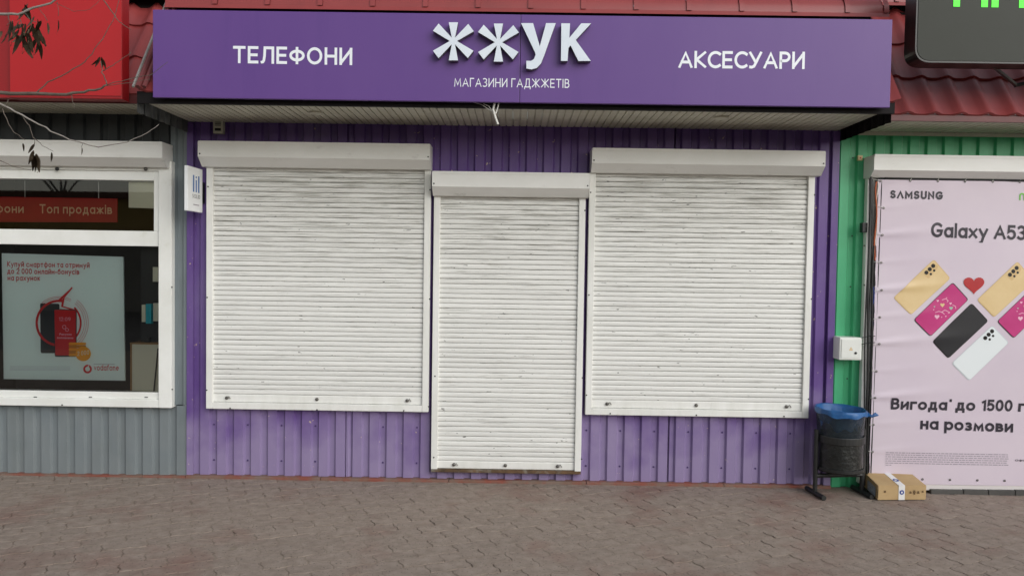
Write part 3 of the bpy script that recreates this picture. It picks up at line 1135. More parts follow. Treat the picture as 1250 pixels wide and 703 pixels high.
for i in range(-8, 20):
    x = P(155.5, 510, 0).x+(i-8)*2*RIB
    for zz in (.17, .435):
        if GX0 < x < XL-.02:
            link('screw', screw_wall_grey, gk, (x, .0195, zz))
bm = bmesh.new()
a, b, c, d, e, f = GX0, XL-.03, .075, 2.5, .0, 2.72
def quad(bm, *ps):
    bm.faces.new([bm.verts.new(p) for p in ps])
quad(bm, (a, d, e), (b, d, e), (b, d, f), (a, d, f))
quad(bm, (a, c, e), (a, d, e), (a, d, f), (a, c, f))
quad(bm, (b, c, e), (b, d, e), (b, d, f), (b, c, f))
quad(bm, (a, c, f), (b, c, f), (b, d, f), (a, d, f))
quad(bm, (a, c, .05), (b, c, .05), (b, d, .05), (a, d, .05))
quad(bm, (a, .03, e), (b, .03, e), (b, .03, wz0+.02), (a, .03, wz0+.02))
quad(bm, (a, .03, wz1-.03), (b, .03, wz1-.03), (b, .03, f), (a, .03, f))
quad(bm, (wx1-.1, .03, e), (b, .03, e), (b, .03, f), (wx1-.1, .03, f))
quad(bm, (a, .03, e), (WX0+.05, .03, e), (WX0+.05, .03, f), (a, .03, f))
obj('room_shell', bm, 'dark_room', gk)
xs = GX0
while xs < XL-.01:
    e2 = min(xs+random.uniform(.9, 1.4), XL)
    boxo('sill_strip', 'plinth_red', gk, xs+.002, e2-.002, -.03, .02, -.004, .014+random.uniform(-.003, .003), .003)
    xs = e2
GE = -.46
roof(gk, GX0, XL+.02, GE, 2.75, .98)
soffit(gk, GX0+.02, XL-.02, GE+.015, 2.712)
boxo('fascia_board', 'roof_trim', gk, GX0, XL-.03, GE-.012, GE+.012, 2.70, 2.765)
# window
win = link('window', None, gk, (wx1-1, 0, wz0))
def wbox(name, m, x0, x1, y0, y1, z0, z1, bev=.004):
    return boxo(name, m, win, x0, x1, y0, y1, z0, z1, bev)
ix1 = P(195, 400, YW).x
iz0 = P(100, 486, YW).z
top_in = P(100, 208, YW).z
wbox('outer_frame', 'pvc', ix1+.0005, wx1, YW-.022, .05, wz0, wz1)                 # right jamb
wbox('outer_frame', 'pvc', WX0, ix1, YW-.018, .05, wz0, iz0)                        # bottom
wbox('outer_frame', 'pvc', WX0, ix1, YW-.018, .05, top_in, wz1)                     # head
tz0, tz1 = P(100, 299.5, YW).z, P(100, 281, YW).z
tx1 = P(188, 250, YW).x
tx2 = P(194, 400, YW).x
wbox('transom', 'pvc', WX0, ix1-.0005, YW-.006, .045, tz0, tz1)
wbox('sash', 'pvc', tx1, ix1-.001, YW-.004, .044, tz1+.0005, top_in-.0005)
z_ut = P(100, 219.5, YW).z
wbox('sash', 'pvc', WX0, tx1-.0005, YW-.002, .044, z_ut, top_in-.0005)
z_lb = P(100, 477.5, YW).z
wbox('sash', 'pvc', WX0, ix1-.001, YW-.002, .044, iz0+.0005, z_lb)
wbox('sash', 'pvc', tx2, ix1-.001, YW-.004, .0435, z_lb+.0005, tz0-.0005)
for nm, z0, z1, x1 in (('u', tz1-.01, z_ut+.01, tx1+.01), ('l', z_lb-.01, tz0+.01, tx2+.01)):
    bm = bmesh.new()
    quad(bm, (WX0, -.02, z0), (x1, -.02, z0), (x1, -.02, z1), (WX0, -.02, z1))
    obj('pane', bm, 'glass', win)
for (sx, sy) in ((210, 350.5), (210.5, 475), (76, 494)):
    p = P(sx, sy, YW-.022)
    link('screw', screw_black, win, (p.x, YW-.0225, p.z))
for sx in (45, 112, 180):
    p = P(sx, 484, YW)
    boxo('drain_slot', 'frame_dark', win, p.x-.012, p.x+.012, YW-.0195, YW-.017, p.z-.003, p.z+.003)
# dark blinds behind the lower pane keep to the room; roll box over the window
YB = -.17
bx1 = P(198, 185, YB).x
zt_g, zb_g = P(100, 172.5, YB).z, P(100, 203.0, -.09).z
t = thing('roller_shutter', 'raised white roller shutter whose box tops the grey kiosk window', 'shutter', (bx1, 0, zb_g), 'white roller shutters')
h = zt_g-zb_g
prof = [(-.004, zt_g), (YB+.006, zt_g), (YB, zt_g-.006), (YB, zb_g+h*.34), (YB+.075, zb_g), (-.004, zb_g)]
bm = bmesh.new()
prism_x(bm, prof, GX0+.1, bx1-.003)
bo = obj('roll_box', bm, 'white_box', t)
bm = bmesh.new()
prism_x(bm, [(y-(.002 if y < -.01 else 0), z+(.002 if z > zb_g+.01 else -.002)) for y, z in prof], bx1-.0025, bx1+.001)
obj('end_plate', bm, 'white_box', bo)
boxo('lid_seam', 'white_box', bo, GX0+.1, bx1-.004, YB-.0035, YB+.02, zt_g-.012, zt_g+.004)
boxo('curtain_end', 'white_rail', t, GX0+.2, P(196, 206, -.05).x, -.06, -.03, wz1+.0, zb_g-.001, .003)
for sx in (70, 178):
    p = P(sx, 206.5, -.06)
    bm = bmesh.new()
    lathe(bm, [(.014, 0), (.014, .006), (.009, .014), (.004, .016)], (p.x, -.06, p.z), 12, 'y', True)
    obj('lock', bm, 'steel_screw' if sx > 100 else 'black_screw', t)

# things behind the window
YP = -.002
def pq(x, y, Y=YP):
    v = P(x, y, Y)
    return (v.x, v.z)
pc = [pq(2, 309), pq(150.5, 313.5), pq(152.5, 464.5), pq(4.5, 462.5)]
t = thing('window_poster', 'pale green-blue poster of red phone and coins inside the grey kiosk window', 'poster', (pc[3][0], YP, min(c[1] for c in pc)))
bm = bmesh.new()
extrude_poly(bm, pc, YP, YP+.012)
obj('poster_panel', bm, 'poster_bg', t)
PO = YP
def pf(name, pix, m, off):
    return pxflat(name, pix, YP, m, t, off)
text('lettering', 'Купуй смартфон та отримуй', P(9, 325.6, YP), P(109.5, 327, YP), .041, .16, 'poster_red', t, track=.2) if 'К' in GL else None
text('lettering', 'до 2 000 онлайн-бонусів', P(9, 334.2, YP), P(97, 335.2, YP), .041, .16, 'poster_red', t, track=.2)
text('lettering', 'на рахунок', P(9.5, 342.4, YP), P(49, 342.8, YP), .041, .16, 'poster_red', t, track=.2)
# phones, ring, coins (crop of the poster: 4.14 px per photo px, origin 0,300)
def zp(x, y):
    return x/4.14, 300+y/4.14
pf('print_shape', rrect([zp(203, 290), zp(301, 293), zp(300, 542), zp(206, 542)], 2.2), 'poster_dark', .0012)
def ringshape(cx, cy, r0, r1, a0, a1, off, m, sq=1.0, n=40):
    bm = bmesh.new()
    prev = None
    for k in range(n+1):
        a = R(a0+(a1-a0)*k/n)
        vs = []
        for r in (r0, r1):
            p = P(*zp(cx+r*math.cos(a)*sq, cy+r*math.sin(a)), YP)
            vs.append(bm.verts.new((p.x, YP-off, p.z)))
        if prev:
            bm.faces.new((prev[0], vs[0], vs[1], prev[1]))
        prev = vs
    return obj('print_shape', bm, m, t)
ringshape(298, 390, 106, 118, 55, 280, .0018, 'poster_red')
ringshape(298, 390, 106, 115, -45, 60, .0018, 'poster_red')
for rr_ in (126, 136, 146):
    ringshape(300, 390, rr_, rr_+1.6, -52, 45, .0018, 'poster_red')
for rr_ in (124, 132):
    ringshape(298, 390, rr_, rr_+1.6, 230, 298, .0018, 'poster_red')
pf('print_shape', [zp(314, 274), zp(362, 208), zp(368, 214), zp(328, 262), zp(320, 305), zp(384, 322), zp(376, 328), zp(310, 308)], 'poster_red', .0022)
pf('print_shape', [zp(292, 276), zp(330, 240), zp(366, 208), zp(362, 216), zp(330, 252), zp(304, 284)], 'poster_red', .0020)
pf('print_shape', rrect([zp(272, 318), zp(388, 322), zp(388, 560), zp(278, 560)], 2.2), 'poster_dark', .0026)
pf('print_shape', rrect([zp(276, 323), zp(384, 326), zp(384, 553), zp(281, 553)], 1.8), 'poster_red', .0032)
text('lettering', '12:09', P(*zp(300, 379), YP), P(*zp(358, 380), YP), .028, .1, 'pink_pale', t, off=.0038)
text('lettering', 'Рахунок', P(*zp(302, 451), YP), P(*zp(364, 452), YP), .016, .2, 'pink_pale', t, off=.0038)
text('lettering', 'поповнено', P(*zp(290, 469), YP), P(*zp(372, 470), YP), .016, .2, 'pink_pale', t, off=.0038)
for cx, cy, r in ((326, 410, 10), (340, 424, 9)):
    ringshape(cx, cy, r-2, r, 0, 360, .0038, 'pink_pale', n=14)
for i in range(5):
    y = 488+i*14
    pf('print_shape', rrect([zp(349, y), zp(436, y), zp(436, y+13), zp(349, y+13)], 1.4), 'coin' if i % 2 == 0 else 'coin_edge', .0038)
pf('print_shape', [zp(422+39*math.cos(2*math.pi*k/24), 545+37*math.sin(2*math.pi*k/24)) for k in range(24)], 'coin', .0044)
text('lettering', '2 000', P(*zp(392, 556), YP), P(*zp(452, 548), YP), .034, .16, 'cream', t, off=.0050)
ringshape(443, 622, 12, 22, 0, 360, .0014, 'poster_red', n=24)
pf('print_shape', [zp(440, 612), zp(452, 600), zp(449, 612)], 'poster_bg', .0020)
text('lettering', 'vodafone', P(*zp(475, 629), YP), P(*zp(600, 630), YP), .044, .14, 'poster_red', t)
pf('print_shape', [zp(474, 596), zp(580, 597), zp(580, 599), zp(474, 598)], 'ink_grey', .0014)
for yy in (608, 614, 620, 626):
    pf('print_shape', [zp(50, yy), zp(355, yy+1), zp(355, yy+3), zp(50, yy+2)], 'phone_grey', .0014)
# light strip hung inside the upper pane
YI = .012
t = thing('hanging_strip', 'dark red lettered strip hanging inside the upper window pane', 'strip', (P(70, 257, YI).x, YI, P(70, 272, YI).z))
bm = bmesh.new()
extrude_poly(bm, [pq(-150, 238, YI), pq(143, 242.5, YI), pq(143, 271.5, YI), pq(-150, 270.5, YI)], YI, YI+.01)
obj('strip_panel', bm, 'strip_red', t)
text('lettering', 'Топ продажів', P(48.5, 260.5, YI), P(137, 261.5, YI), .068, .15, 'strip_text', t)
text('lettering', 'Смартфони', P(-50, 258.8, YI), P(29, 260.2, YI), .066, .15, 'strip_text', t)
bm = bmesh.new()
for xx in (-40, 30, 120):
    tube(bm, [(P(xx, 245, YI).x, YI+.005, P(xx, 245, YI).z), (P(xx, 245, YI).x, YI+.005, 2.71)], .003, 5)
obj('hanger', bm, 'zinc', t)
YI2 = .03
pp = [pq(157, 222, YI2), pq(188, 222, YI2), pq(188, 254.5, YI2), pq(157, 253.5, YI2)]
bm = bmesh.new()
extrude_poly(bm, pp, YI2, YI2+.02)
box(bm, pp[1][0]-.06, pp[1][0]-.05, YI2+.002, YI2+.012, pp[1][1]-.005, 2.715)
label(obj('ceiling_panel', bm, 'cream'), 'cream square card hanging in the upper right corner of the window', 'card')
# cabinet
YC = .055
ca, cb = P(161, 420, YC), P(205, 480, YC)
t = thing('cabinet', 'cream cabinet standing inside the grey kiosk window', 'cabinet', ((ca.x+cb.x)/2, YC+.2, .051))
boxo('carcass', 'cabinet', t, ca.x, ca.x+.5, YC, YC+.4, .051, ca.z, .003)
boxo('edge_strip', 'wood_edge', t, ca.x-.012, ca.x-.0005, YC-.002, YC+.4, .051, ca.z)
boxo('top_board', 'wood_edge', t, ca.x-.014, ca.x+.5, YC-.004, YC+.4, ca.z+.0005, ca.z+.012)
p0, p1 = P(188, 476, YC-.03), P(193, 425, YC-.01)
bm = bmesh.new()
tube(bm, [(p0.x-.01, YC-.05, .06), p0, p1], .006, 6)
obj('cable', bm, 'cable_black', t)
# packages on a rack
t = thing('accessory_rack', 'rack of white and turquoise packs inside the window', 'rack', (P(178, 372, .2).x, .2, ca.z+.012))
bm = bmesh.new()
rx = P(180, 372, .12).x
box(bm, rx-.06, rx+.3, .135, .14, ca.z+.013, 1.75)
obj('back_board', bm, 'black_plastic', t)
for (x0, x1, y0, y1, m_) in ((173, 177.5, 372, 393, 'cream'), (178, 184.5, 371, 395, 'turquoise'), (186.5, 193, 326, 344, 'cream'), (187, 194, 370, 392, 'cabinet'), (176, 182, 420-8, 420-2, 'black_plastic')):
    q0, q1 = P(x0, y0, .1), P(x1, y1, .1)
    boxo('pack', m_, t, q0.x, q1.x, .1, .134, q1.z, q0.z)

# ------------------------------------------------------------------ red sign over the grey kiosk
YRD = -.64
r1 = P(148, 60, YRD).x
zr0 = P(100, 119, YRD).z
t = thing('shop_sign', 'plain glossy red box sign over the grey kiosk behind bare twigs', 'sign', (r1-.6, YRD, zr0))
r0 = P(12, 60, YRD).x
boxo('sign_panel', 'red_sign', t, r0, r1, YRD, YRD+.004, zr0+.012, zr0+.95)
boxo('sign_case', 'red_frame', t, r0-.0, r1+.003, YRD+.0045, YRD+.1, zr0-.008, zr0+.97, .004)
boxo('sign_panel', 'red_frame', t, r0-1.3, r0-.002, YRD+.03, YRD+.09, zr0-.004, zr0+.96)
for xx in (r0+.2, r1-.2):
    boxo('bracket', 'frame_dark', t, xx-.02, xx+.02, YRD+.101, GE+.15, zr0+.10, zr0+.13)

# ================================================================== GREEN KIOSK (right)
NX1 = 5.4
nk = thing('kiosk', 'green corrugated kiosk with a phone banner over its front', 'kiosk', ((XR+NX1)/2, 0, 0), 'row of market kiosks')
gph2 = P(1036, 300, 0).x
sheeto('wall_sheet', 'green_sheet', nk, XR+.003, 3.6, .004, 2.68, .0, gph2+.02)
sheeto('wall_sheet', 'green_sheet', nk, 3.59, NX1, .004, 2.68, .001, gph2+.02)
bm = bmesh.new()
box(bm, XR+.01, NX1, .05, 2.5, 0, 2.66)
obj('kiosk_body', bm, 'dark_room', nk)
NE = -.49
roof(nk, XR+.06, NX1, NE, 2.68, 1.12)
soffit(nk, XR+.03, NX1-.03, NE+.015, 2.662)
boxo('fascia_board', 'roof_trim', nk, XR+.05, NX1, NE-.012, NE+.012, 2.65, 2.70)
boxo('fascia_lip', 'soffit', nk, XR+.1, NX1, -.012, -.003, 2.635, 2.66)
for (sx, sy) in ((1041, 193), (1040, 288), (1038, 350), (1034, 462)):
    p = P(sx, sy, 0)
    link('screw', screw_black, nk, (p.x, 0, p.z))
x = P(1125, 600, 0).x
k = 0
while x < NX1:
    e = x+random.uniform(.18, .26)
    boxo('foot_stone', 'asphalt', nk, x+.003, e-.003, -.125, .0, -.004, .034+random.uniform(-.004, .004), .004)
    x = e
# alarm lamp
p = P(1050, 193, -.02)
t = thing('wall_button', 'tiny beige call button on the green wall beside the shutter box', 'button', (p.x, 0, p.z-.02))
boxo('housing', 'beige_box', t, p.x-.017, p.x+.017, -.025, -.001, p.z-.019, p.z+.019, .003)
boxo('push', 'ink_red', t, p.x-.005, p.x+.005, -.028, -.0255, p.z-.005, p.z+.005)
# shutter behind banner
YB = -.17
sx0 = P(1067, 205, YB).x
zt_n = P(1150, 190.2, YB).z
zb_n = P(1150, 218.0, -.10).z
t = thing('roller_shutter', 'white roller shutter box above the pink phone banner', 'shutter', (sx0, 0, .05), 'white roller shutters')
h = zt_n-zb_n
prof = [(-.004, zt_n), (YB+.006, zt_n), (YB, zt_n-.006), (YB, zb_n+h*.3), (YB+.06, zb_n), (-.004, zb_n)]
bm = bmesh.new()
prism_x(bm, prof, sx0, NX1-.4)
bo = obj('roll_box', bm, 'white_box', t)
boxo('lid_seam', 'white_box', bo, sx0+.003, NX1-.41, YB-.0035, YB+.02, zt_n-.012, zt_n+.004)
gx = P(1053.5, 400, -.045).x
boxo('guide_rail', 'white_box', t, gx, gx+.055, -.05, -.003, .05, zb_n-.001, .003)
boxo('curtain', 'white_box', t, gx+.0555, NX1-.5, -.03, -.02, .05, zb_n-.001)
for sy in (300, 348, 463, 484):
    p = P(1055, sy, -.05)
    link('screw', screw_steel, t, (p.x, -.05, p.z))
# ------------------------------------------------------------------ banner
YN = -.105
bl_t, bl_b = P(1072, 219, YN), P(1060.5, 589, YN)
bz1 = P(1150, 220.5, YN).z
bz0 = P(1150, 591.2, YN).z
bx0 = (bl_t.x+bl_b.x)/2
bxr = 4.75
eyes_l = [(1072, 221), (1076, 254), (1074, 287), (1073, 320.5), (1073, 354), (1071, 387), (1070, 419.5), (1067, 453), (1065, 485), (1063.5, 518), (1062.5, 551)]
ez = [P(a, b, YN).z for a, b in eyes_l]
pull = [.3, .2, .9, .3, 1.0, .4, 1.1, .3, 1.1, .3, .4]
def bsurf(x, z):
    y = YN
    dx = max(x-bx0, 0)
    for zz, pw in zip(ez, pull):
        dz = (z-zz-.10*dx)
        sg = .010+.075*dx
        y += -.026*pw*math.exp(-dx/.22)*math.exp(-(dz/sg)**2)*(dx/(dx+.05))
    y += .0012*math.sin(x*5.1+z*3.3)+.001*math.sin(z*9+x*2)*math.exp(-dx/.6)
    y += .006*math.exp(-((z-bz1)/.05)**2)*math.sin(x*16)*.4
    return y
bn = thing('advertising_banner', 'pale pink vinyl banner with phones and heart laced over the shutter', 'banner', (bx0+1, YN, bz0))
bm = bmesh.new()
nx, nz = 150, 120
vs = {}
for i in range(nx+1):
    u = (i/nx)**1.6
    for j in range(nz+1):
        v = j/nz
        xl_ = bl_b.x+(bl_t.x-bl_b.x)*v
        for q in range(1):
            xx = xl_+(bxr-xl_)*u
            zz = bz0+(bz1-bz0)*v
            sc = 0
            if i == 0:
                sc = .004*(1-math.cos(2*math.pi*v*10))
            vs[i, j] = bm.verts.new((xx+sc, bsurf(xx, zz), zz))
for i in range(nx):
    for j in range(nz):
        bm.faces.new((vs[i, j], vs[i+1, j], vs[i+1, j+1], vs[i, j+1]))
obj('banner_sheet', bm, 'banner', bn, smooth=True)
bm = bmesh.new()
lathe(bm, [(.0045, 0), (.0085, .0015), (.0085, .002), (.0035, .003)], (0, 0, 0), 12, 'y')
eye_me = mesh('eyelet', bm, 'steel_screw')
for a, b in eyes_l:
    p = P(a+2.5, b, YN)
    link('eyelet', eye_me, bn, (p.x, bsurf(p.x, p.z)-.001, p.z))
for k in range(7):
    for (a, b) in ((1111+k*33.5, 220.8+k*.4), (1126+k*33.4, 584.5+k*.6)):
        p = P(a, b, YN)
        link('eyelet', eye_me, bn, (p.x, bsurf(p.x, p.z)-.001, p.z))
def bt(s, a, b, cap, w, m_, slant=0, track=.2):
    text('lettering', s, P(*a, YN), P(*b, YN), cap, w, m_, bn, surf=bsurf, slant=slant, track=track, off=.002)
bt('SΛMSUNG', (1086.5, 242.3), (1150.5, 244), .060, .25, 'ink_dark', track=.24)
bt('Galaxy A53', (1136, 289.5), (1252, 293.5), .108, .19, 'ink_dark', track=.12)
for wd_, xa, xb_ in (('Вигода*', 1087, 1161.5), ('до', 1166, 1190), ('1500', 1198, 1235.5), ('г', 1242.5, 1251.5)):
    bt(wd_, (xa, 499.4+(xa-1087)*.018), (xb_, 499.4+(xb_-1087)*.018), .086, .21, 'ink_dark', .05, .14)
bt('на розмови', (1123, 523.5), (1236.5, 527.5), .090, .21, 'ink_dark', 0, .14)
bt('ո', (1244, 244.5), (1251, 245), .075, .16, 'ink_green')
bt('Офіційний', (1239, 562.5), (1268, 563), .013, .18, 'ink_dark')  if all(c in GL for c in 'Офіційний') else None
# fine print: rows of word-length dashes
bm = bmesh.new()
random.seed(11)
for r_ in range(7):
    y = 551.5+r_*2.55
    x = 1081.0
    end = 1231 if r_ < 6 else 1090
    while x < end-2:
        l_ = random.uniform(1.5, 6)
        l_ = min(l_, end-x)
        q = []
        for a, b in ((x, y), (x+l_, y), (x+l_, y+.85), (x, y+.85)):
            p = P(a, b+(a-1081)*.018, YN)
            q.append(bm.verts.new((p.x, bsurf(p.x, p.z)-.002, p.z)))
        bm.faces.new(q)
        x += l_+random.uniform(.8, 1.3)
obj('fine_print', bm, 'ink_grey', bn)
# printed phones (crop: 3.906 px per photo px, origin 1080,300)
def zb_(x, y):
    return 1080+x/3.906, 300+y/3.906
def bshape(pix, m_, off):
    """fan-filled print that follows the vinyl"""
    bm = bmesh.new()
    cx, cy = sum(a for a, b in pix)/len(pix), sum(b for a, b in pix)/len(pix)
    def V(a, b):
        p = P(a, b, YN)
        return bm.verts.new((p.x, bsurf(p.x, p.z)-off, p.z))
    fine = []
    for (a0, b0), (a1, b1) in zip(pix, pix[1:]+pix[:1]):
        k = max(1, int(math.hypot(a1-a0, b1-b0)/2.5))
        fine += [(a0+(a1-a0)*i/k, b0+(b1-b0)*i/k) for i in range(k)]
    pix = fine
    c = V(cx, cy)
    big = max(math.hypot(a-cx, b-cy) for a, b in pix)
    nr = max(1, int(big/3))
    rings = [[V(cx+(a-cx)*f/nr, cy+(b-cy)*f/nr) for a, b in pix] for f in range(1, nr+1)]
    n = len(pix)
    for i in range(n):
        bm.faces.new((c, rings[0][i], rings[0][(i+1) % n]))
        for r0, r1 in zip(rings, rings[1:]):
            bm.faces.new((r0[i], r1[i], r1[(i+1) % n], r0[(i+1) % n]))
    return obj('printed_shape', bm, m_, bn)
def phone(q, m_, cam_=None, edge=None, screen=False):
    pts = [zb_(*p) for p in q]
    if edge:
        cx, cy = sum(p[0] for p in pts)/4, sum(p[1] for p in pts)/4
        bshape(rrect(pts, 3.6), edge, .0018)
        pts = [(cx+(a-cx)*.965, cy+(b-cy)*.965) for a, b in pts]
    bshape(rrect(pts, 3.3), m_, .0026)
    return pts
def lenses(dx, dy):
    for (x, y, r) in ((198, 128, 10), (214, 112, 10), (230, 96, 10), (219, 135, 6), (235, 118, 6)):
        a, b = zb_(x+dx, y+dy)
        bshape([(a+r/3.906*math.cos(2*math.pi*k/10), b+r/3.906*math.sin(2*math.pi*k/10)) for k in range(10)], 'lens_dark', .0038)
def cam_island(dx, dy, m_):
    bshape(rrect([zb_(182+dx, 135+dy), zb_(232+dx, 78+dy), zb_(256+dx, 100+dy), zb_(208+dx, 158+dy)], 2.2), m_, .0032)
phone([(40, 248), (234, 64), (313, 155), (123, 330)], 'phone_gold', edge='phone_gold_dark')
cam_island(0, 0, 'phone_gold_dark')
lenses(0, 0)
phone([(438, 258), (632, 74), (711, 165), (520, 342)], 'phone_gold', edge='phone_gold_dark')
cam_island(397, 10, 'phone_gold_dark')
lenses(397, 10)
for dx, dy in ((0, 0), (397, 8)):
    phone([(136+dx, 353+dy), (324+dx, 173+dy), (400+dx, 256+dy), (216+dx, 434+dy)], 'phone_pink', edge='phone_black')
    for (x, y, r, m_) in ((274, 282, 11, 'phone_gold'), (315, 297, 9, 'mint'), (248, 338, 12, 'pink_pale'), (252, 262, 6, 'pink_pale'), (313, 275, 6, 'pink_pale'), (236, 290, 4, 'mint'),
                          (294, 248, 3, 'pink_pale'), (290, 336, 4, 'pink_pale'), (270, 340, 3, 'pink_pale'), (232, 304, 3, 'pink_pale')):
        a, b = zb_(x+dx, y+dy)
        r /= 3.906
        hp = []
        for k in range(16):
            tt = 2*math.pi*k/16
            hp.append((a+r*(16*math.sin(tt)**3)/16, b-r*(13*math.cos(tt)-5*math.cos(2*tt)-2*math.cos(3*tt)-math.cos(4*tt))/16))
        bshape(hp, m_, .0036)
    bm = bmesh.new()
    for pts in ([(272, 258), (290, 252), (302, 262), (296, 268)], [(268, 318), (285, 306), (310, 318), (300, 322)], [(322, 282), (336, 288), (338, 300)], [(240, 318), (256, 312), (272, 316), (284, 326)]):
        for (a0, a1) in zip(pts, pts[1:]):
            d = Vector((a1[0]-a0[0], a1[1]-a0[1])).normalized()
            nrm = Vector((-d.y, d.x))*1.4
            q = []
            for (a, b) in ((a0[0]+nrm.x, a0[1]+nrm.y), (a1[0]+nrm.x, a1[1]+nrm.y), (a1[0]-nrm.x, a1[1]-nrm.y), (a0[0]-nrm.x, a0[1]-nrm.y)):
                p = P(*zb_(a+dx, b+dy), YN)
                q.append(bm.verts.new((p.x, bsurf(p.x, p.z)-.0037, p.z)))
            bm.faces.new(q)
    obj('printed_shape', bm, 'pink_pale', bn)
phone([(225, 456), (414, 272), (494, 358), (302, 538)], 'phone_black', edge='lens_dark')
for (x, y, r) in ((380, 345, 5), (392, 330, 5), (404, 315, 5), (398, 348, 3), (412, 330, 3)):
    a, b = zb_(x, y)
    bshape([(a+r/3.906*math.cos(2*math.pi*k/8), b+r/3.906*math.sin(2*math.pi*k/8)) for k in range(8)], 'ink_dark', .0034)
phone([(318, 560), (512, 378), (592, 460), (402, 644)], 'phone_white', edge='phone_grey')
cam_island(281, 311, 'phone_white')
lenses(280, 311)
a, b = zb_(424, 186)
hp = []
for k in range(30):
    tt = 2*math.pi*k/30
    hp.append((a+13.0*(16*math.sin(tt)**3)/16*.98, b-11.6*(13*math.cos(tt)-5*math.cos(2*tt)-2*math.cos(3*tt)-math.cos(4*tt))/16-.4))
bshape(hp, 'heart_red', .003)
# hem board and frame that carry the banner
boxo('bottom_hem', 'banner_hem', bn, bl_b.x+.01, bxr, YN+.004, YN+.03, bz0-.045, bz0+.006, .003)
fx = P(1064, 400, -.09).x
fr = thing('banner_frame', 'dark steel frame behind the left and top edge of the pink banner', 'frame', (fx, -.08, .0))
bm = bmesh.new()
tube(bm, [(fx+.02, -.09, .0), (fx+.035, -.09, bz1+.012)], .018, 4)
obj('upright', bm, 'frame_dark', fr)
bm = bmesh.new()
tube(bm, [(fx+.055, -.095, bz1+.015), (bxr, -.095, bz1+.002)], .018, 4)
obj('top_rail', bm, 'frame_dark', fr)
bm = bmesh.new()
for a, b in eyes_l:
    p = P(a+2, b, YN)
    q = P(a-random.uniform(8, 11), b+random.uniform(-4, 6), -.10)
    tube(bm, [(p.x, YN-.004, p.z), ((p.x+q.x)/2, YN-.008, (p.z+q.z)/2), (q.x, -.105, q.z)], .0018, 4)
for k in range(7):
    p = P(1111+k*33.5, 221, YN)
    tube(bm, [(p.x, YN-.003, p.z), (p.x+.01, -.12, p.z+.04), (p.x+random.uniform(-.03, .03), -.118, p.z+.06+random.uniform(0, .06))], .0022, 4)
obj('lacing', bm, 'cable_white', fr)
# bundle of cables down the gap beside the banner
t = thing('cable_run', 'bundle of black and orange cables running down beside the banner', 'cable', (fx-.02, -.06, .03))
for k, (m_, px0, px1, y0, y1, r_) in enumerate((('cable_black', 1061.5, 1052.5, 218, 592, .006), ('cable_black', 1063.5, 1055.0, 216, 592, .008), ('cable_orange', 1070.0, 1068.0, 222, 318, .006),
                                               ('cable_black', 1065.0, 1057.0, 219, 590, .005), ('cable_white', 1071.5, 1069.0, 222, 300, .004), ('cable_black', 1067.0, 1058.5, 300, 590, .007), ('tape_blue', 1066.5, 1064, 350, 400, .004))):
    bm = bmesh.new()
    pts = []
    for i in range(15):
        f = i/14
        pp_ = P(px0+(px1-px0)*f+1.1*math.sin(f*9+k*2)*(0 < i < 14), y0+(y1-y0)*f, -.116-.003*(k % 3))
        pts.append(pp_)
    tube(bm, pts, r_, 6)
    obj('cable', bm, m_, t)
for yy in (412, 420):
    p, q = P(1052, yy, -.128), P(1068, yy-2, -.128)
    bm = bmesh.new()
    tube(bm, [(p.x, -.13, p.z), ((p.x+q.x)/2, -.136, p.z+.012), (q.x, -.13, q.z)], .003, 5)
    obj('cable_tie', bm, 'cable_black', t)
p = P(1053.5, 278, -.075)
boxo('junction_box', 'black_plastic', t, p.x-.016, p.x+.022, -.1, -.0525, p.z-.036, p.z+.036, .004)

# electric meter box
YE = -.125
e0, e1 = P(1025.3, 411.8, YE), P(1051.5, 439.5, YE)
t = thing('meter_box', 'small white electrical box on the green wall above the bin', 'electrical box', ((e0.x+e1.x)/2, 0, e1.z))
boxo('case', 'meter_box', t, e0.x, e1.x, YE, -.002, e1.z, e0.z, .004)
bm = bmesh.new()
box(bm, e0.x+.012, e1.x-.012, YE-.005, YE+.001, e1.z+.012, e0.z-.012, .002)
dr = obj('door', bm, 'meter_box', t)
cx, cz = (e0.x+e1.x)/2, (e0.z+e1.z)/2
bm = bmesh.new()
flat(bm, [(cx-.013, cz-.01), (cx+.013, cz-.01), (cx, cz+.013)], YE-.0058)
obj('warning_mark', bm, 'warn_yellow', dr)
bm = bmesh.new()
flat(bm, [(cx-.006, cz-.006), (cx+.006, cz-.006), (cx, cz+.005)], YE-.0062)
obj('warning_mark', bm, 'meter_box', dr)
bm = bmesh.new()
lathe(bm, [(.009, 0), (.009, .004), (.004, .006)], (cx+.035, YE-.005, cz-.03), 12, 'y', True)
obj('lock', bm, 'black_screw', dr)

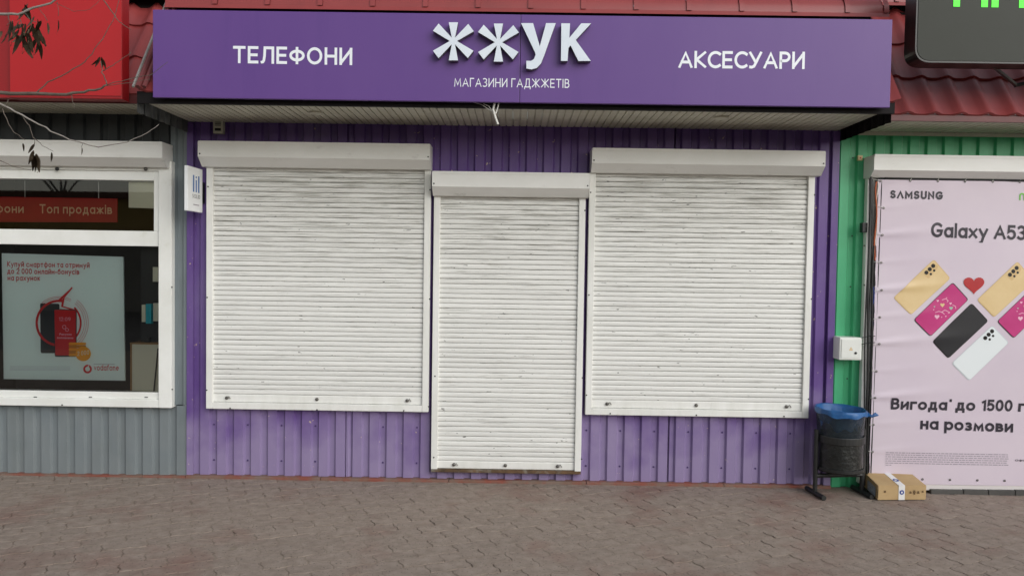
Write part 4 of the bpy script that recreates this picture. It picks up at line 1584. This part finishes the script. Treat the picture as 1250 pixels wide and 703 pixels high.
# ------------------------------------------------------------------ green display
YD = -.80
d0 = P(1120, 40, YD)
zd0 = P(1180, 75, YD).z
t = thing('display_sign', 'dark rounded display sign with green light strokes on the right roof', 'sign', (d0.x+.6, YD, zd0))
xr_ = d0.x+1.6
zt_d = zd0+.75
def rr_xz(x0, x1, z0, z1, r):
    return rrect([(x0, z0), (x1, z0), (x1, z1), (x0, z1)], r, 8)
bm = bmesh.new()
extrude_poly(bm, rr_xz(d0.x-.012, xr_, zd0-.012, zt_d, .1), YD, YD+.14)
obj('case', bm, 'display_black', t)
bm = bmesh.new()
extrude_poly(bm, rr_xz(d0.x, xr_-.012, zd0, zt_d-.012, .09), YD-.004, YD-.0005)
obj('screen', bm, 'display_face', t)
bm = bmesh.new()
for (xa, xb_, yb) in ((1163, 1171, 9), (1197, 1205, 9.6), (1209.5, 1218, 9.8), (1243, 1251, 10.4)):
    a, b = P(xa, yb, YD), P(xb_, yb, YD)
    flat(bm, [(a.x, a.z), (b.x, a.z), (b.x, a.z+.30), (a.x, a.z+.30)], YD-.0065)
for (xa, xb_) in ((1171, 1197), (1218, 1243)):
    a, b = P(xa, 9.5, YD), P(xb_, 9.5, YD)
    flat(bm, [(a.x+.0005, a.z+.255), (b.x-.0005, a.z+.255), (b.x-.0005, a.z+.30), (a.x+.0005, a.z+.30)], YD-.0065)
obj('light_stroke', bm, 'led_green', t)
bm = bmesh.new()
for pxx in (1222,):
    a, b = P(pxx-8, 80, YD+.1), P(pxx+10, 107, NE+.05)
    tube(bm, [(a.x, YD+.1, a.z+.03), (a.x+.02, YD+.14, a.z), (b.x, NE-.02, b.z)], .014, 6)
    tube(bm, [(b.x-.01, NE-.02, b.z-.004), (b.x+.05, NE-.03, b.z+.008)], .014, 6)
    tube(bm, [(a.x-.06, YD+.1, a.z+.01), (a.x+.02, YD+.12, a.z-.005)], .02, 6)
obj('strut', bm, 'display_black', t)

# ------------------------------------------------------------------ litter bin
f0, f1 = G(1006, 611.0, .0), G(1064.5, 609.5, .0)
ax = (f1-f0).normalized()
ay = Vector((-ax.y, ax.x, 0))
org = (f0+f1)/2
wid = (f1-f0).length
bt_ = thing('litter_bin', 'dark tilting litter bin on a tube stand lined with a blue bag', 'bin', org+ay*.14)
def L(u, v, z):
    return org+ax*u+ay*v+Vector((0, 0, z))
bl = min(.30, (-.04-max(f0.y, f1.y))/max(ay.y, .3))
for s in (-1, 1):
    bm = bmesh.new()
    tube(bm, [L(s*wid/2, 0, .019), L(s*wid/2, bl, .019)], .018, 10)
    obj('foot', bm, 'bin_metal', bt_)
    bm = bmesh.new()
    tube(bm, [L(s*wid/2, bl*.52, .03), L(s*wid/2, bl*.52, .48)], .0165, 10)
    obj('post', bm, 'bin_metal', bt_)
bm = bmesh.new()
tube(bm, [L(-wid/2, bl*.52, .145), L(wid/2, bl*.52, .145)], .016, 10)
obj('crossbar', bm, 'bin_metal', bt_)
BC = L(0, bl*.52, 0)
RB = wid/2-.022
zb0, zb1 = .185, .632
random.seed(5)
def wob(a, z, amp):
    return 1+amp*(math.sin(a*5+z*17)+.7*math.sin(a*9-z*31)+.6*math.sin(a*14+z*11))
bm = bmesh.new()
N = 48
rings = []
for j in range(13):
    z = zb0+(.43-zb0)*j/12
    rings.append([bm.verts.new((BC.x+RB*.985*wob(2*math.pi*k/N, z, .006)*math.cos(2*math.pi*k/N), BC.y+RB*.985*wob(2*math.pi*k/N, z, .006)*math.sin(2*math.pi*k/N), z)) for k in range(N)])
for r0_, r1_ in zip(rings, rings[1:]):
    for k in range(N):
        bm.faces.new((r0_[k], r0_[(k+1) % N], r1_[(k+1) % N], r1_[k]))
bm.faces.new(rings[0][::-1])
obj('bucket', bm, 'bin_mesh', bt_, smooth=True)
for zz, hh in ((.205, .012), (.42, .028)):
    bm = bmesh.new()
    lathe(bm, [(RB+.004, -hh), (RB+.008, -hh*.8), (RB+.008, hh*.8), (RB+.004, hh)], (BC.x, BC.y, zz), 40)
    obj('hoop', bm, 'bin_metal', bt_)
# upper part: smoky bag stretched to the rim
bm = bmesh.new()
rings = []
for j in range(10):
    z = .425+(zb1-.425)*j/9
    rr_ = RB*(.97+.07*(j/9))
    rings.append([bm.verts.new((BC.x+rr_*wob(2*math.pi*k/N, z, .008)*math.cos(2*math.pi*k/N), BC.y+rr_*wob(2*math.pi*k/N, z, .008)*math.sin(2*math.pi*k/N), z)) for k in range(N)])
for r0_, r1_ in zip(rings, rings[1:]):
    for k in range(N):
        bm.faces.new((r0_[k], r0_[(k+1) % N], r1_[(k+1) % N], r1_[k]))
obj('bag_wall', bm, 'smoke_bag', bt_, smooth=True)
# blue collar of the bag folded over the rim
bm = bmesh.new()
rings = []
for (dr_, dz_) in ((-.03, -.12), (-.012, -.05), (-.002, .0), (.006, .006), (.012, .002), (.014, -.016), (.015, -.036)):
    ring = []
    for k in range(N):
        a = 2*math.pi*k/N
        tilt = .006*math.cos(a-2.6)
        rr_ = RB*1.02+dr_+.003*math.sin(a*7+dz_*60)+.002*math.sin(a*13)
        ring.append(bm.verts.new((BC.x+rr_*math.cos(a), BC.y+rr_*math.sin(a), zb1+dz_*(1+.2*math.sin(a*3+1)+.15*math.sin(a*8))+tilt)))
    rings.append(ring)
for r0_, r1_ in zip(rings, rings[1:]):
    for k in range(N):
        bm.faces.new((r0_[k], r0_[(k+1) % N], r1_[(k+1) % N], r1_[k]))
bg_ = obj('bag_collar', bm, 'blue_bag', bt_, smooth=True)
bm = bmesh.new()
kx = BC+Vector((RB*1.05, -.05, zb1-.03))
tube(bm, [kx, kx+Vector((.03, -.012, -.012)), kx+Vector((.055, -.016, .004)), kx+Vector((.075, -.014, -.004))], [.018, .010, .016, .004], 7)
obj('bag_knot', bm, 'blue_bag', bg_, smooth=True)
bm = bmesh.new()
lathe(bm, [(.05, .34), (RB*.9, .36), (RB*.93, .30)], (BC.x, BC.y, 0), 16)
obj('rubbish', bm, 'bin_mesh', bt_)

# ------------------------------------------------------------------ cardboard box
c0, c1 = G(1071, 611, 0), G(1130, 610.5, 0)
ex = (c1-c0).normalized()
ey = Vector((-ex.y, ex.x, 0))
bw, bd, bh = (c1-c0).length, .215, .104
ey = (ey+ex*.06+Vector((0, 0, .17))).normalized()
t = thing('cardboard_box', 'flat brown cardboard box with white tape on the paving by the bin', 'box', (c0+c1)/2+ey*bd/2)
def CB(u, v, w):
    return c0+ex*(u*bw)+ey*(v*bd)+Vector((0, 0, .004+w*bh))
bm = bmesh.new()
vv = {(i, j, k): bm.verts.new(CB(i, j, k)+(ex*(.004*random.uniform(-1, 1)))) for i in (0, 1) for j in (0, 1) for k in (0, 1)}
fs = []
for q in (((0,0,0),(1,0,0),(1,0,1),(0,0,1)), ((0,1,0),(1,1,0),(1,1,1),(0,1,1)), ((0,0,0),(0,1,0),(0,1,1),(0,0,1)), ((1,0,0),(1,1,0),(1,1,1),(1,0,1)), ((0,0,0),(1,0,0),(1,1,0),(0,1,0)), ((0,0,1),(1,0,1),(1,1,1),(0,1,1))):
    fs.append(bm.faces.new([vv[i] for i in q]))
bmesh.ops.bevel(bm, geom=list(bm.edges), offset=.004, segments=2, affect='EDGES')
obj('carton', bm, 'cardboard', t)
def cquad(name, pts, m_):
    bm = bmesh.new()
    bm.faces.new([bm.verts.new(p) for p in pts])
    return obj(name, bm, m_, t)
du, dz_ = -ey*.0022, Vector((0, 0, .0022))
bm = bmesh.new()
ta, tb = .43, .56
r0_ = [CB(ta, 0, .02)+du, CB(ta, 0, 1)+du+dz_, CB(ta-.02, 1, 1)+dz_]
r1_ = [CB(tb, 0, .02)+du, CB(tb, 0, 1)+du+dz_, CB(tb-.02, 1, 1)+dz_]
a = [bm.verts.new(p) for p in r0_]
b = [bm.verts.new(p) for p in r1_]
bm.faces.new((a[0], b[0], b[1], a[1]))
bm.faces.new((a[1], b[1], b[2], a[2]))
tp = obj('tape', bm, 'tape_white', t)
def cdisc(cu, cw, r, front, m_, off, n=14):
    bm = bmesh.new()
    pts = []
    for k in range(n):
        aa = 2*math.pi*k/n
        if front:
            p = CB(cu, 0, cw)+ex*(r*math.cos(aa))+Vector((0, 0, r*math.sin(aa)))-ey*off
        else:
            p = CB(cu, cw, 1)+ex*(r*math.cos(aa))+ey*(r*math.sin(aa))+Vector((0, 0, off))
        pts.append(bm.verts.new(p))
    bm.faces.new(pts)
    return obj('tape_mark', bm, m_, tp)
cdisc(.495, .55, .017, True, 'tape_blue', .0032)
cdisc(.49, .38, .022, False, 'tape_blue', .0032)
cdisc(.495, .55, .007, True, 'tape_white', .0038)
cdisc(.485, .38, .009, False, 'tape_white', .0038)
for (u, w_, s_) in ((.68, .55, .008), (.76, .6, .010), (.76, .45, .006), (.84, .55, .009), (.93, .6, .007), (.15, .62, .008)):
    p = CB(u, 0, w_)-ey*.0042
    cquad('handling_mark', [p-ex*s_-Vector((0, 0, s_)), p+ex*s_-Vector((0, 0, s_)), p+ex*(s_*.4)+Vector((0, 0, s_)), p-ex*(s_*.7)+Vector((0, 0, s_))], 'print_brown')
p = CB(0, .35, .5)-ex*.009
cquad('label', [p-ey*.06-Vector((0, 0, .035)), p+ey*.06-Vector((0, 0, .035)), p+ey*.06+Vector((0, 0, .035)), p-ey*.06+Vector((0, 0, .035))], 'label_grey')

# ------------------------------------------------------------------ bare tree reaching in from the left
YT = -3.9
tr = thing('tree', 'bare tree reaching thin twigs with dry seed keys across the upper left', 'tree', (-1.95, YT, -.01))
random.seed(3)
bm = bmesh.new()
tp_ = [(-1.95, YT, -.05), (-1.96, YT, .6), (-1.93, YT+.02, 1.3), (-1.9, YT, 2.0), (-1.93, YT-.03, 2.9), (-1.99, YT, 4.2)]
tube(bm, tp_, [.085, .072, .066, .06, .048, .02], 10)
obj('trunk', bm, 'bark', tr, smooth=True)
def limb(pix, r0, r1, m_='twig', start=None, dep=0.0, name='branch'):
    pts = [P(a, b, YT+dep) for a, b in pix]
    if start:
        pts = [Vector(s) for s in start]+pts
    # refine with small kinks
    out = []
    for i in range(len(pts)-1):
        n = 3
        for k in range(n):
            f = k/n
            out.append(pts[i].lerp(pts[i+1], f)+(Vector((random.gauss(0, 1), random.gauss(0, 2.5), random.gauss(0, 1)))*.0006 if (i or k) else Vector()))
    out.append(pts[-1])
    bm = bmesh.new()
    n = len(out)
    tube(bm, out, [.78*(r0+(r1-r0)*i/(n-1)) for i in range(n)], 6)
    return obj(name, bm, m_, tr, smooth=True)
limb([(-60, 108), (0, 113.6), (43, 115), (82, 115.5), (102, 112), (123, 109), (130.6, 104)], .008, .0024, 'twig', [(-1.92, YT, 2.02), (-1.6, YT, 2.06)])
limb([(130.6, 104), (128, 96), (125, 86), (123, 75)], .0019, .0012, name='twig')
limb([(130.6, 104), (157, 97), (184, 92), (205, 76)], .0013, .0006, name='twig')
limb([(130.6, 105), (158, 101), (184, 97)], .0011, .0005, name='twig')
limb([(126, 87), (138, 80), (148, 73), (160, 64)], .0013, .0007, name='twig')
limb([(43, 115), (58, 100), (75, 93), (98, 80), (112, 66), (125, 48), (138, 25), (147, -5)], .0018, .0008, name='twig')
limb([(-60, 15), (0, 17.5), (22, 18), (40, 10), (62, 4), (75, -4)], .0055, .0024, 'twig_pale', [(-1.93, YT, 2.3), (-1.6, YT, 2.3)])
limb([(118, -12), (126, 0), (140, 20), (148, 29), (160, 37)], .0022, .0008, name='twig')
limb([(68, 4), (90, 14), (110, 13), (122, 0)], .0008, .0005, name='twig')
limb([(-60, 104), (0, 127), (20, 137), (40, 148), (62, 160), (85, 170), (120, 180), (155, 174), (180, 163), (194, 152)], .0042, .0007, 'twig_pale', [(-1.9, YT, 1.98), (-1.6, YT, 1.99)])
limb([(3, 133), (10, 152), (18, 162), (30, 171)], .0016, .0008, name='twig')
limb([(28, 143), (36, 154), (41, 168), (52, 178), (65, 185)], .0012, .0006, name='twig')
limb([(-60, 170), (0, 196), (15, 203), (38, 208)], .0022, .0006, 'twig', [(-1.9, YT, 1.8), (-1.6, YT, 1.85)])
limb([(88, 115), (89, 125), (92, 133)], .0012, .0008, name='twig')
limb([(10, 122), (8, 130)], .0012, .0008, name='twig')
# seed keys: thin bent wings
def key_mesh():
    bm = bmesh.new()
    n = 7
    a, b = [], []
    for i in range(n+1):
        f = i/n
        w = (.0012+.0040*math.sin(math.pi*min(1, f*1.08)**.8)**.8) if f < .98 else .001
        zz = -f*.043
        cy = .004*math.sin(f*3)
        a.append(bm.verts.new((-w, cy+.0012, zz)))
        b.append(bm.verts.new((w, cy-.0012, zz)))
    for i in range(n):
        bm.faces.new((a[i], a[i+1], b[i+1], b[i]))
    bmesh.ops.solidify(bm, geom=list(bm.faces), thickness=.0012)
    return mesh('seed_key', bm, 'samara', True)
kme = key_mesh()
def key(x, y, rz, tilt, s=1.0, dep=0.0):
    p = P(x, y, YT+dep)
    o = link('seed_key', kme, tr, p, (random.uniform(-.3, .3), tilt, rz))
    o.scale = (s, s, s)
spots = [(32, 8, .5, 1.0), (30, 6, -.3, .8), (34, 5, 1.1, .7), (27, 12, -.7, .8)]
for (x, y, tl, s) in spots:
    key(x, y, random.uniform(-.5, .5), tl, s)
limb([(22, 18), (26, 28), (24, 36)], .0013, .0008, name='twig')
limb([(30, 16), (38, 26), (44, 27)], .0013, .0008, name='twig')
limb([(10, 18), (12, 28), (8, 32)], .0012, .0008, name='twig')
for i in range(34):
    x = random.gauss(27, 9)
    y = 30+random.uniform(-4, 18)+abs(x-27)*-.2
    key(x, y, random.uniform(-1, 1), random.gauss(.25, .4), random.uniform(.75, 1.15), random.uniform(-.05, .05))
for (x, y, tl, s) in ((58, 28, -.1, .7), (71, 24, .25, .8), (14, 26, .5, .9), (11, 32, .3, .9), (48, 46, .2, 1.05), (52, 44, -.3, .8), (47, 50, -.1, 1.0), (44, 48, .5, .9), (42, 20, .6, .8)):
    key(x, y, random.uniform(-.5, .5), tl, s)
for (x, y, tl, s) in ((122, 70, .4, .6), (125, 72, -.2, .6), (120, 73, .8, .5), (127, 72, .1, .6), (124, 70, 0, .6)):
    key(x, y, random.uniform(-1, 1), tl, s)
for (x, y, tl, s) in ((42, 176, .5, .6), (40, 187, .1, 1.0), (44, 188, -.15, 1.0), (42, 190, 0, .95), (48, 192, -.1, .9), (28, 175, 0, .45), (63, 186, .05, .55), (100, 180, .1, .45), (41, 184, .3, .8)):
    key(x, y, random.uniform(-.8, .8), tl, s)
limb([(71, 20), (72, 12), (70, 3)], .0009, .0006, name='twig')
limb([(58, 26), (52, 16), (45, 9)], .0009, .0006, name='twig')
limb([(42, 176), (42, 170), (40, 166)], .0009, .0006, name='twig')
limb([(100, 181), (100, 174)], .0007, .0005, name='twig')

# ------------------------------------------------------------------ across the street (mirrored in the window panes)
t = thing('market_pavilion', 'long low ochre market pavilion mirrored in the grey kiosk window', 'building', (0, -24, -.08))
boxo('wall', 'ochre_wall', t, -26, 26, -24, -18.5, 2.4, 3.5)
boxo('shop_front', 'grey_wall', t, -26, 26, -24, -18.6, -.08, 2.399)
boxo('roof', 'far_roof', t, -26.4, 26.4, -24.4, -18.1, 3.5, 3.68)
def bare_tree(x, y, hgt, seed):
    rnd = random.Random(seed)
    o = thing('tree', ('bare winter tree mirrored at the left of the upper window pane' if x < -17 else 'bare winter tree mirrored near the cream card in the upper pane'), 'tree', (x, y, -.08), 'bare trees across the street')
    bm = bmesh.new()
    tube(bm, [(x, y, -.1), (x+.05, y, hgt*.25), (x+rnd.uniform(-.2, .2), y, hgt*.5)], [.12, .10, .08], 7)
    obj('trunk', bm, 'bark', o)
    bm = bmesh.new()
    def grow(p, d, ln, r, lev):
        q = p+d*ln
        m_ = p.lerp(q, .5)+Vector((rnd.gauss(0, .06), rnd.gauss(0, .06), 0))*ln
        tube(bm, [p, m_, q], [r, r*.8, r*.6], 4, cap=False)
        if lev == 0:
            return
        for k in range(3):
            nd = (d+Vector((rnd.uniform(-.8, .8), rnd.uniform(-.8, .8), rnd.uniform(-.1, .6)))).normalized()
            grow(p.lerp(q, rnd.uniform(.55, 1)), nd, ln*rnd.uniform(.6, .8), r*.55, lev-1)
    for k in range(5):
        a = rnd.uniform(0, 6.28)
        grow(Vector((x, y, hgt*rnd.uniform(.3, .5))), Vector((math.cos(a)*.7, math.sin(a)*.7, .9)).normalized(), hgt*.22, .055, 4)
    obj('crown', bm, 'bark', o)
for i, (x, y, hh) in enumerate(((-19.5, -27, 9), (-14.5, -28, 10))):
    bare_tree(x, y, hh, 20+i)
